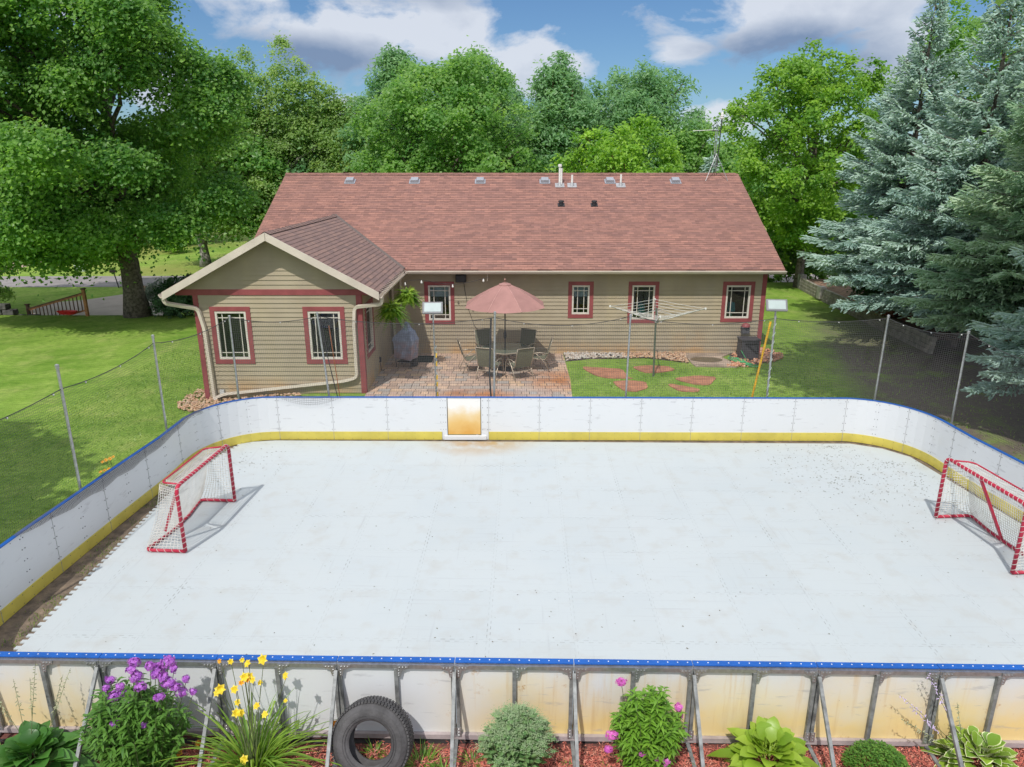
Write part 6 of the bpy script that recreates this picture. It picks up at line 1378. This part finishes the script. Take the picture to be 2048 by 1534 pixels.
# low ground shrub at right
lg = thing('ground_shrub', (3.85, 6.05, 0), 'low mat of small dark green leaves below the right panels', 'shrub'); mb = newmb()
for k in range(2600):
    a = rg.uniform(0, 6.28); rr_ = .33 * math.sqrt(rg.random()); z = .34 * math.sqrt(max(0, 1 - (rr_ / .35) ** 2)) * rg.uniform(.6, 1.05); an_ = rg.uniform(0, 6.28); blade_leaf(mb, (3.85 + rr_ * math.cos(a), 6.03 + rr_ * .8 * math.sin(a), z), (math.cos(an_), math.sin(an_), 0), .035, .014, .3, rg.random(), 2, .2, .5, stalk=.02)
mb.build('leaves', leafmat('thyme_leaf', (.04, .14, .015), (.16, .32, .05), .3), lg); st = MB()
for k in range(12): a = k * .52; st.tube([(3.85, 6.05, 0), (3.85 + .28 * math.cos(a), 6.03 + .22 * math.sin(a), .12)], .004, 4, False)
st.build('stems', mat('stalk', (.12, .15, .06), .7), lg)
# weedy grass tufts
def tuft(x, y, n, h, label, seed, rad=.06):
    rg = random.Random(seed); mb = newmb()
    for k in range(n):
        a = rg.uniform(0, 6.28); r0 = rad * math.sqrt(rg.random()); blade_leaf(mb, (x + r0 * math.cos(a), y + r0 * math.sin(a), 0), (math.cos(a), math.sin(a), 0), h * rg.uniform(.5, 1.1), .008, rg.uniform(.2, .9), rg.random(), 5, .3, rg.uniform(.7, 1.4), stalk=0.)
    o = mb.build('grass_tuft', L_grass2, origin=(x, y, 0), smooth=True); tag(o, label, 'grass tuft', 'weed tufts in the mulch'); return o
L_grass2 = leafmat('weed_blade', (.07, .18, .02), (.24, .40, .06), .35)
tuft(-.98, 6.12, 130, .26, 'tall grass tuft at the right side of the tyre', 1, .14); tuft(-1.50, 6.28, 40, .22, 'green weed seen through the hole of the tyre', 2); tuft(-.72, 6.0, 50, .2, 'loose grass tuft between the tyre and the sedum', 3, .1)
tuft(.62, 6.12, 30, .12, 'small grass tuft right of the sedum', 4); tuft(1.0, 6.05, 24, .1, 'tiny grass sprig left of the phlox bush', 5); tuft(3.35, 6.0, 50, .14, 'grass tuft left of the low green mat', 6, .1); tuft(2.05, 5.98, 50, .12, 'grass tuft between the phlox bush and the yellow green hosta', 7, .1); tuft(-.42, 6.15, 36, .22, 'thin grass beside the brace left of the sedum', 8, .05); tuft(-5.5, 6.1, 60, .3, 'pale narrow leaved tuft at the far left of the bed', 9, .1)
# tyre leaning on the boards
ty_ = thing('tyre', (-1.47, 6.08, 0), 'worn black tyre leaning against the near boards', 'tyre')
rub = mat('tyre_rubber', (.085, .082, .085), .75, var=.2, scale=6, bump=.4, bscale=30)
Ro, Ri, wd_ = .405, .225, .24
prof = [(Ri, -.085), (Ri + .015, -.105), (Ri + .05, -.118), (Ri + .12, -.125), (Ro - .05, -.115), (Ro - .018, -.10), (Ro, -.08), (Ro + .004, -.03), (Ro + .004, .03), (Ro, .08), (Ro - .018, .10), (Ro - .05, .115), (Ri + .12, .125), (Ri + .05, .118), (Ri, .085), (Ri + .02, .07), (Ro - .07, .09), (Ro - .03, 0), (Ro - .07, -.09), (Ri + .02, -.07), (Ri, -.085)]
lean = Matrix.Rotation(R(-24), 3, 'X'); cen = Vector((-1.47, 6.08, Ro * .97))
def tl(mb):
    mb.v = [tuple(cen + Matrix.Rotation(R(-6), 3, 'Z') @ (lean @ Vector(v))) for v in mb.v]; return mb
tl(MB().lathe([(r_, z_) for r_, z_ in prof], (0, 0, 0), 64, 'y')).build('carcass', rub, ty_, smooth=True)
tr = MB()
for k in range(72):
    a = 2 * math.pi * k / 72
    for j, zz in enumerate((-.085, -.045, 0, .045, .085)):
        aa = a + (.022 if j % 2 else 0); c = Vector(((Ro + .008) * math.cos(aa), zz, (Ro + .008) * math.sin(aa))); tr.box(c, (.018, .034, .026), Matrix.Rotation(-aa, 3, 'Y'))
tl(tr).build('tread', rub, ty_)
rr2 = MB()
for rr_ in (Ri + .035, Ri + .06, Ro - .06): rr2.lathe([(rr_ - .004, -.119 if rr_ < .3 else -.121), (rr_, -.126), (rr_ + .004, -.119 if rr_ < .3 else -.121)], (0, 0, 0), 64, 'y')
tl(rr2).build('sidewall_ribs', rub, ty_)

# orange lilies on the shaded left lawn outside the boards
for i, (px, py, hh) in enumerate(((236, 920, .75), (262, 915, .8), (275, 912, .7))):
    b0 = gr(px + 6, py + 4); b0 = Vector((-7.55 - .15 * i, 12.2 + .35 * i, 0)); t_ = thing('daylily_plant', tuple(b0), ('lone orange daylily outside the left boards, leftmost of three', 'tallest orange daylily of the three outside the left boards', 'orange daylily of the three closest to the left boards')[i], 'daylily', 'daylilies outside the left boards'); st = MB()
    st.tube([b0, b0 + Vector((.02, 0, hh * .5)), b0 + Vector((-.03, 0, hh))], .006, 5).build('stem', mat('stalk', (.12, .15, .06), .7), t_)
    for k in range(3): lily(t_, b0 + Vector((-.03 + .08 * (k - 1), 0, hh + .03 * k)), .045, F_o)
    mb = newmb()
    for k in range(14): a = k * .45; blade_leaf(mb, b0, (math.cos(a), math.sin(a), 0), .35, .015, .8, rg.random(), 5, .3, 1.1, stalk=0.)
    mb.build('leaves', G_dl, t_)

#YARD
# ------------------------------------------------------------------ left background
woodm = mat('cedar_wood', (.42, .19, .08), .7, var=.2, scale=8); woodd = mat('dark_cedar', (.14, .085, .055), .8, var=.2)
rl = thing('stair_railing', (-19.3, 31.9, -.3), 'cedar stair railing with dark cap descending to the driveway', 'railing')
A0 = Vector((-19.35, 31.9, .86)); B0 = Vector((-22.9, 33.2, -.12))
MB().bar((A0.x, A0.y, -.6), (A0.x, A0.y, 1.02), .12).build('post', woodm, rl); MB().bar((B0.x, B0.y, -1.2), (B0.x, B0.y, .08), .12).build('post', woodd, rl)
for p in (A0 + Vector((0, 0, .17)), B0 + Vector((0, 0, .2))): MB().box(p, (.18, .18, .05)).build('post_cap', woodd, rl)
MB().bar(A0, B0, .12, .04).build('top_rail', woodd, rl); MB().bar(A0 - Vector((0, 0, .06)), B0 - Vector((0, 0, .06)), .04, .08).build('rail', woodm, rl); MB().bar(A0 - Vector((0, 0, .8)), B0 - Vector((0, 0, .8)), .04, .08).build('rail', woodm, rl)
for k in range(14):
    p = A0.lerp(B0, (k + 1) / 15); MB().bar(p - Vector((0, 0, .06)), p - Vector((0, 0, .8)), .035).build('baluster', woodd, rl)
sld = MB().loft([[(-20.15 + .5 * s_ * math.cos(a) , 31.75 + .2 * s_ * math.sin(a), z) for a in [k * .5236 for k in range(12)]] for s_, z in ((.7, -.1), (1, .04), (.94, .05), (.7, -.04))]).build('sled', mat('red_plastic', (.62, .03, .03), .35)); tag(sld, 'small red plastic sled lying at the lawn edge by the railing', 'sled')
rw = thing('stone_wall', (-23.8, 32.6, -.3), 'low grey stacked stone wall at the left edge of the lawn', 'wall'); stg = mat('dark_stone', (.11, .105, .10), .9, var=.3, scale=4, bump=.5); rg = random.Random(8)
for r_ in range(3):
    for k in range(11):
        x = -28.5 + k * .62 + .3 * (r_ % 2); zt = .24 - .26 * r_
        if x > -22.3 - .55 * (2 - r_): continue
        MB().box((x, 32.5 + rg.uniform(-.05, .05), zt - .12), (.58 * rg.uniform(.85, 1), .4, .24)).build('stone', stg, rw, bevel=.03)
def shrub(name, x, y, r, h, label, lm, seed, leaf=(.13, .09), per=70, cat='shrub', group=None, z0=None):
    rng = np.random.default_rng(seed); z = gz(x, y) if z0 is None else z0; t = thing(name, (x, y, z), label, cat, group); lb = []
    for k in range(12): a = k * 2.4; q = math.sqrt((k + .5) / 12); lb.append(((x + r * .6 * q * math.cos(a), y + r * .6 * q * math.sin(a), z + h * (.35 + .35 * (1 - q))), (r * .42, r * .42, h * .38)))
    P, Nn, T = crown_points(rng, lb, per, .12, upb=.4); P[:, 2] = np.maximum(P[:, 2], z + .02); V, F, tt = leaves(rng, P, Nn, leaf[0] * rng.uniform(.7, 1.2, len(P)), leaf[1] * np.ones(len(P)), T); npmesh('foliage', V, F, lm, tt, t, (x, y, z))
    st = MB()
    for k in range(7): a = k * .9; st.tube([(x, y, z), (x + r * .5 * math.cos(a), y + r * .5 * math.sin(a), z + h * .6)], .015, 4, False)
    st.build('stems', bark, t); return t
L_lilac = leafmat('lilac_leaf', (.02, .075, .02), (.08, .17, .06), .15); L_pale = leafmat('variegated_leaf', (.25, .30, .26), (.60, .64, .62), .2)
shrub('lilac_shrub', -15.2, 32.6, 1.5, 1.9, 'dark leafy shrub between the maple trunk and the gable', L_lilac, 71, per=170)
shrub('pale_shrub', -16.9, 34.2, 1.2, 1.7, 'whitish leaved shrub just right of the maple trunk', L_pale, 72, per=110, z0=-.6)
shrub('roadside_shrub', gr(345, 505, -.9).x, gr(345, 505, -.9).y, 1.6, 2.0, 'yellow green bush on the slope across the road', L_oak, 73, leaf=(.22, .14), per=40)
shrub('roadside_shrub', gr(137, 520, -1).x, gr(137, 520, -1).y, 1.3, 1.6, 'dark bush in the shade across the road at left', L_lilac, 74, leaf=(.22, .14), per=40)
shrub('edge_shrub', -27.2, 36.8, 1.1, 1.9, 'pale bush at the left edge of the photo before the road', L_pop, 75, per=60)
hedge = leafmat('hedge_leaf', (.05, .15, .012), (.20, .36, .03), .35)
for k, (px, py, Y, lab) in enumerate(((1580, 520, 41, 'green bush behind the right eave of the house'), (1640, 530, 44, 'green bush right of the maple trunk at the end of the lawn'), (1520, 500, 46, 'green bush partly hidden by the right end of the roof'))):
    p = at(px, py, Y); shrub('hedge_shrub', p.x, Y, 2.6, 3.6, lab, hedge, 80 + k, leaf=(.2, .14), per=45, group='bushes at the end of the right lawn')
pl1 = MB().lathe([(.001, -.99), (.42, -.99), (.55, -.45), (.5, -.45), (.4, -.5), (.001, -.5)], (gr(256, 606, -1).x, gr(256, 606, -1).y + 1.5, .1), 20).build('planter', mat('terracotta', (.45, .2, .1), .8)); tag(pl1, 'orange planter on the driveway left of the maple trunk', 'planter')
util = mat('utility_green', (.50, .58, .48), .5)
for (px, w_, h, lab) in ((155, .28, 1.25, 'taller pale utility pedestal across the road'), (167, .34, .62, 'shorter pale utility box across the road')):
    p = gr(px, 543, -1); t_ = thing('utility_box', (p.x, p.y, -1), lab, 'utility box', 'utility boxes across the road'); MB().box((p.x, p.y, -1 + h / 2), (w_, w_, h)).build('cabinet', util, t_, bevel=.03); MB().box((p.x, p.y, -1 + h + .02), (w_ + .06, w_ + .06, .07)).build('cap', util, t_, bevel=.02)
p = gr(238, 576, -1); mbx = thing('mailbox', (p.x, p.y, -1), 'small dark box on a leaning thin post beside the road', 'mailbox'); MB().tube([(p.x, p.y, -1), (p.x - .18, p.y, .0)], .035, 6).build('post', darkst, mbx); MB().box((p.x - .24, p.y, .06), (.34, .2, .18)).build('box', mat('brown_box', (.12, .09, .07), .7), mbx, bevel=.03)
p = gr(37, 548, -1); sg2 = thing('road_sign', (p.x, p.y, -1), 'small blue sign on a thin post across the road', 'sign'); MB().tube([(p.x, p.y, -1), (p.x - .1, p.y, .35)], .03, 6).build('post', darkst, sg2); MB().box((p.x - .1, p.y - .02, .32), (.5, .03, .28)).build('sign_panel', mat('blue_sign', (.06, .18, .62), .4), sg2)
for i, (px, py, r_) in enumerate(((5, 512, .28), (62, 512, .2))):
    p = gr(px, py, -1); t_ = thing('roadside_tree', (p.x, p.y, -1), ('thick dark trunk at the left edge across the road', 'slim pale trunk in the shade across the road')[i], 'tree', 'trees beyond the road'); MB().tube([(p.x, p.y, -1.2), (p.x + .1, p.y, 4), (p.x + .2, p.y, 9)], [r_ * 1.2, r_, r_ * .5], 8).build('trunk', bark if i == 0 else barkp, t_)
    rng = np.random.default_rng(90 + i); lb = envelope(rng, (p.x, p.y, 7.5), 4.0, 4.2, 20, 1.5, 'wide'); P, Nn, T = crown_points(rng, lb, 26, .5); V, F, tt = leaves(rng, P, Nn, .36 * np.ones(len(P)), .28 * np.ones(len(P)), T); npmesh('crown', V, F, L_maple, tt, t_, (p.x, p.y, -1))
# fallen shade trees' neighbours: right side retaining wall, pot
rt = thing('retaining_wall', (15.3, 34, 0), 'weathered timber retaining wall along the right lawn under the spruces', 'retaining wall'); tw_ = mat('weathered_timber', (.33, .30, .25), .9, var=.25, scale=4, bump=.4)
wp = [(15.6, 38.5), (15.25, 34.85), (15.05, 31.3), (14.8, 28.0), (14.6, 24)]
for a, b_ in zip(wp, wp[1:]):
    for r_ in range(4): MB().bar((a[0] + .02 * r_, a[1], .08 + .15 * r_), (b_[0] + .02 * r_, b_[1], .08 + .15 * r_), .15, .145).build('timber', tw_, rt, bevel=.01)
MB().box((15.2, 34.7, .4), (.3, .4, .6)).build('end_block', mat('pale_block', (.55, .5, .46), .8), rt, bevel=.02)
MB().box((15.7, 38.45, .4), (.35, .4, .75)).build('end_block', barkp, rt, bevel=.03)
bk = sheet('spruce_bed', [(15.75, 38.5), (15.4, 34.85), (15.2, 31.3), (14.95, 28), (14.75, 24), (24, 24), (26, 39)], mat('needle_litter', (.26, .16, .11), .95, var=.3, scale=5), .5)
p = at(1717, 620, 30.2); pt = MB().lathe([(.001, 0), (.2, 0), (.27, .3), (.29, .3), (.29, .36), (.25, .36), (.22, .28), (.001, .28)], (p.x, p.y, .55), 20).build('flower_pot', mat('red_pot', (.30, .06, .045), .5)); tag(pt, 'dark red flower pot in the shade under the spruces', 'pot')
shrub('shade_shrub', 15.9, 31.2, .9, 1.1, 'dark green shrub behind the timber wall beside the red pot', L_lilac, 85, per=90, z0=.5)
shrub('rust_shrub', at(1795, 620, 28).x, 28, .8, .8, 'rusty brown dying shrub under the low spruce branches', leafmat('rusty_leaf', (.16, .06, .04), (.38, .18, .11), .2), 86, per=90, z0=.5)
# grass blades over the near lawns
rng = np.random.default_rng(5); n = 70000
X = rng.uniform(-12.5, 14, n); Y = 9 + 16.5 * rng.random(n) ** .8
ok = ~((X > -7.35) & (X < 9.7) & (Y < 16.2)) & ~((X > -8.9) & (X < 1.8) & (Y > 17.1)) & ~((X > 1.7) & (X < 9.5) & (Y > 22.2)) & (np.abs(X) < .85 * Y)
for cx, cy, rx_, ry_ in ((3.0, 21.6, .75, .7), (4.55, 22.0, .7, .45), (3.6, 20.2, .55, .6), (5.65, 20.75, .75, .5), (5.05, 19.95, .5, .4)): ok &= (((X - cx) / rx_) ** 2 + ((Y - cy) / ry_) ** 2 > 1)
ok &= ~((X - 8.8 - .25 * (Y - 17) > .0) & (rng.random(len(X)) < .8))
X, Y = X[ok], Y[ok]; n = len(X); Z = np.array([gz(a, b) for a, b in zip(X, Y)])
a = rng.uniform(0, 6.28, n); h = rng.uniform(.03, .075, n); w_ = rng.uniform(.006, .014, n); lx, ly = rng.normal(0, .03, n), rng.normal(0, .03, n)
V = np.stack([np.stack([X - w_ * np.cos(a), Y - w_ * np.sin(a), Z], 1), np.stack([X + w_ * np.cos(a), Y + w_ * np.sin(a), Z], 1), np.stack([X + lx, Y + ly, Z + h], 1)], 1).reshape(-1, 3)
tag(npmesh('grass', V, np.arange(3 * n).reshape(-1, 3), leafmat('lawn_blade', (.13, .26, .03), (.33, .47, .10), .35), np.repeat(rng.random(n), 3)), 'short grass blades of the lawns around the rink', 'grass', kind='stuff')
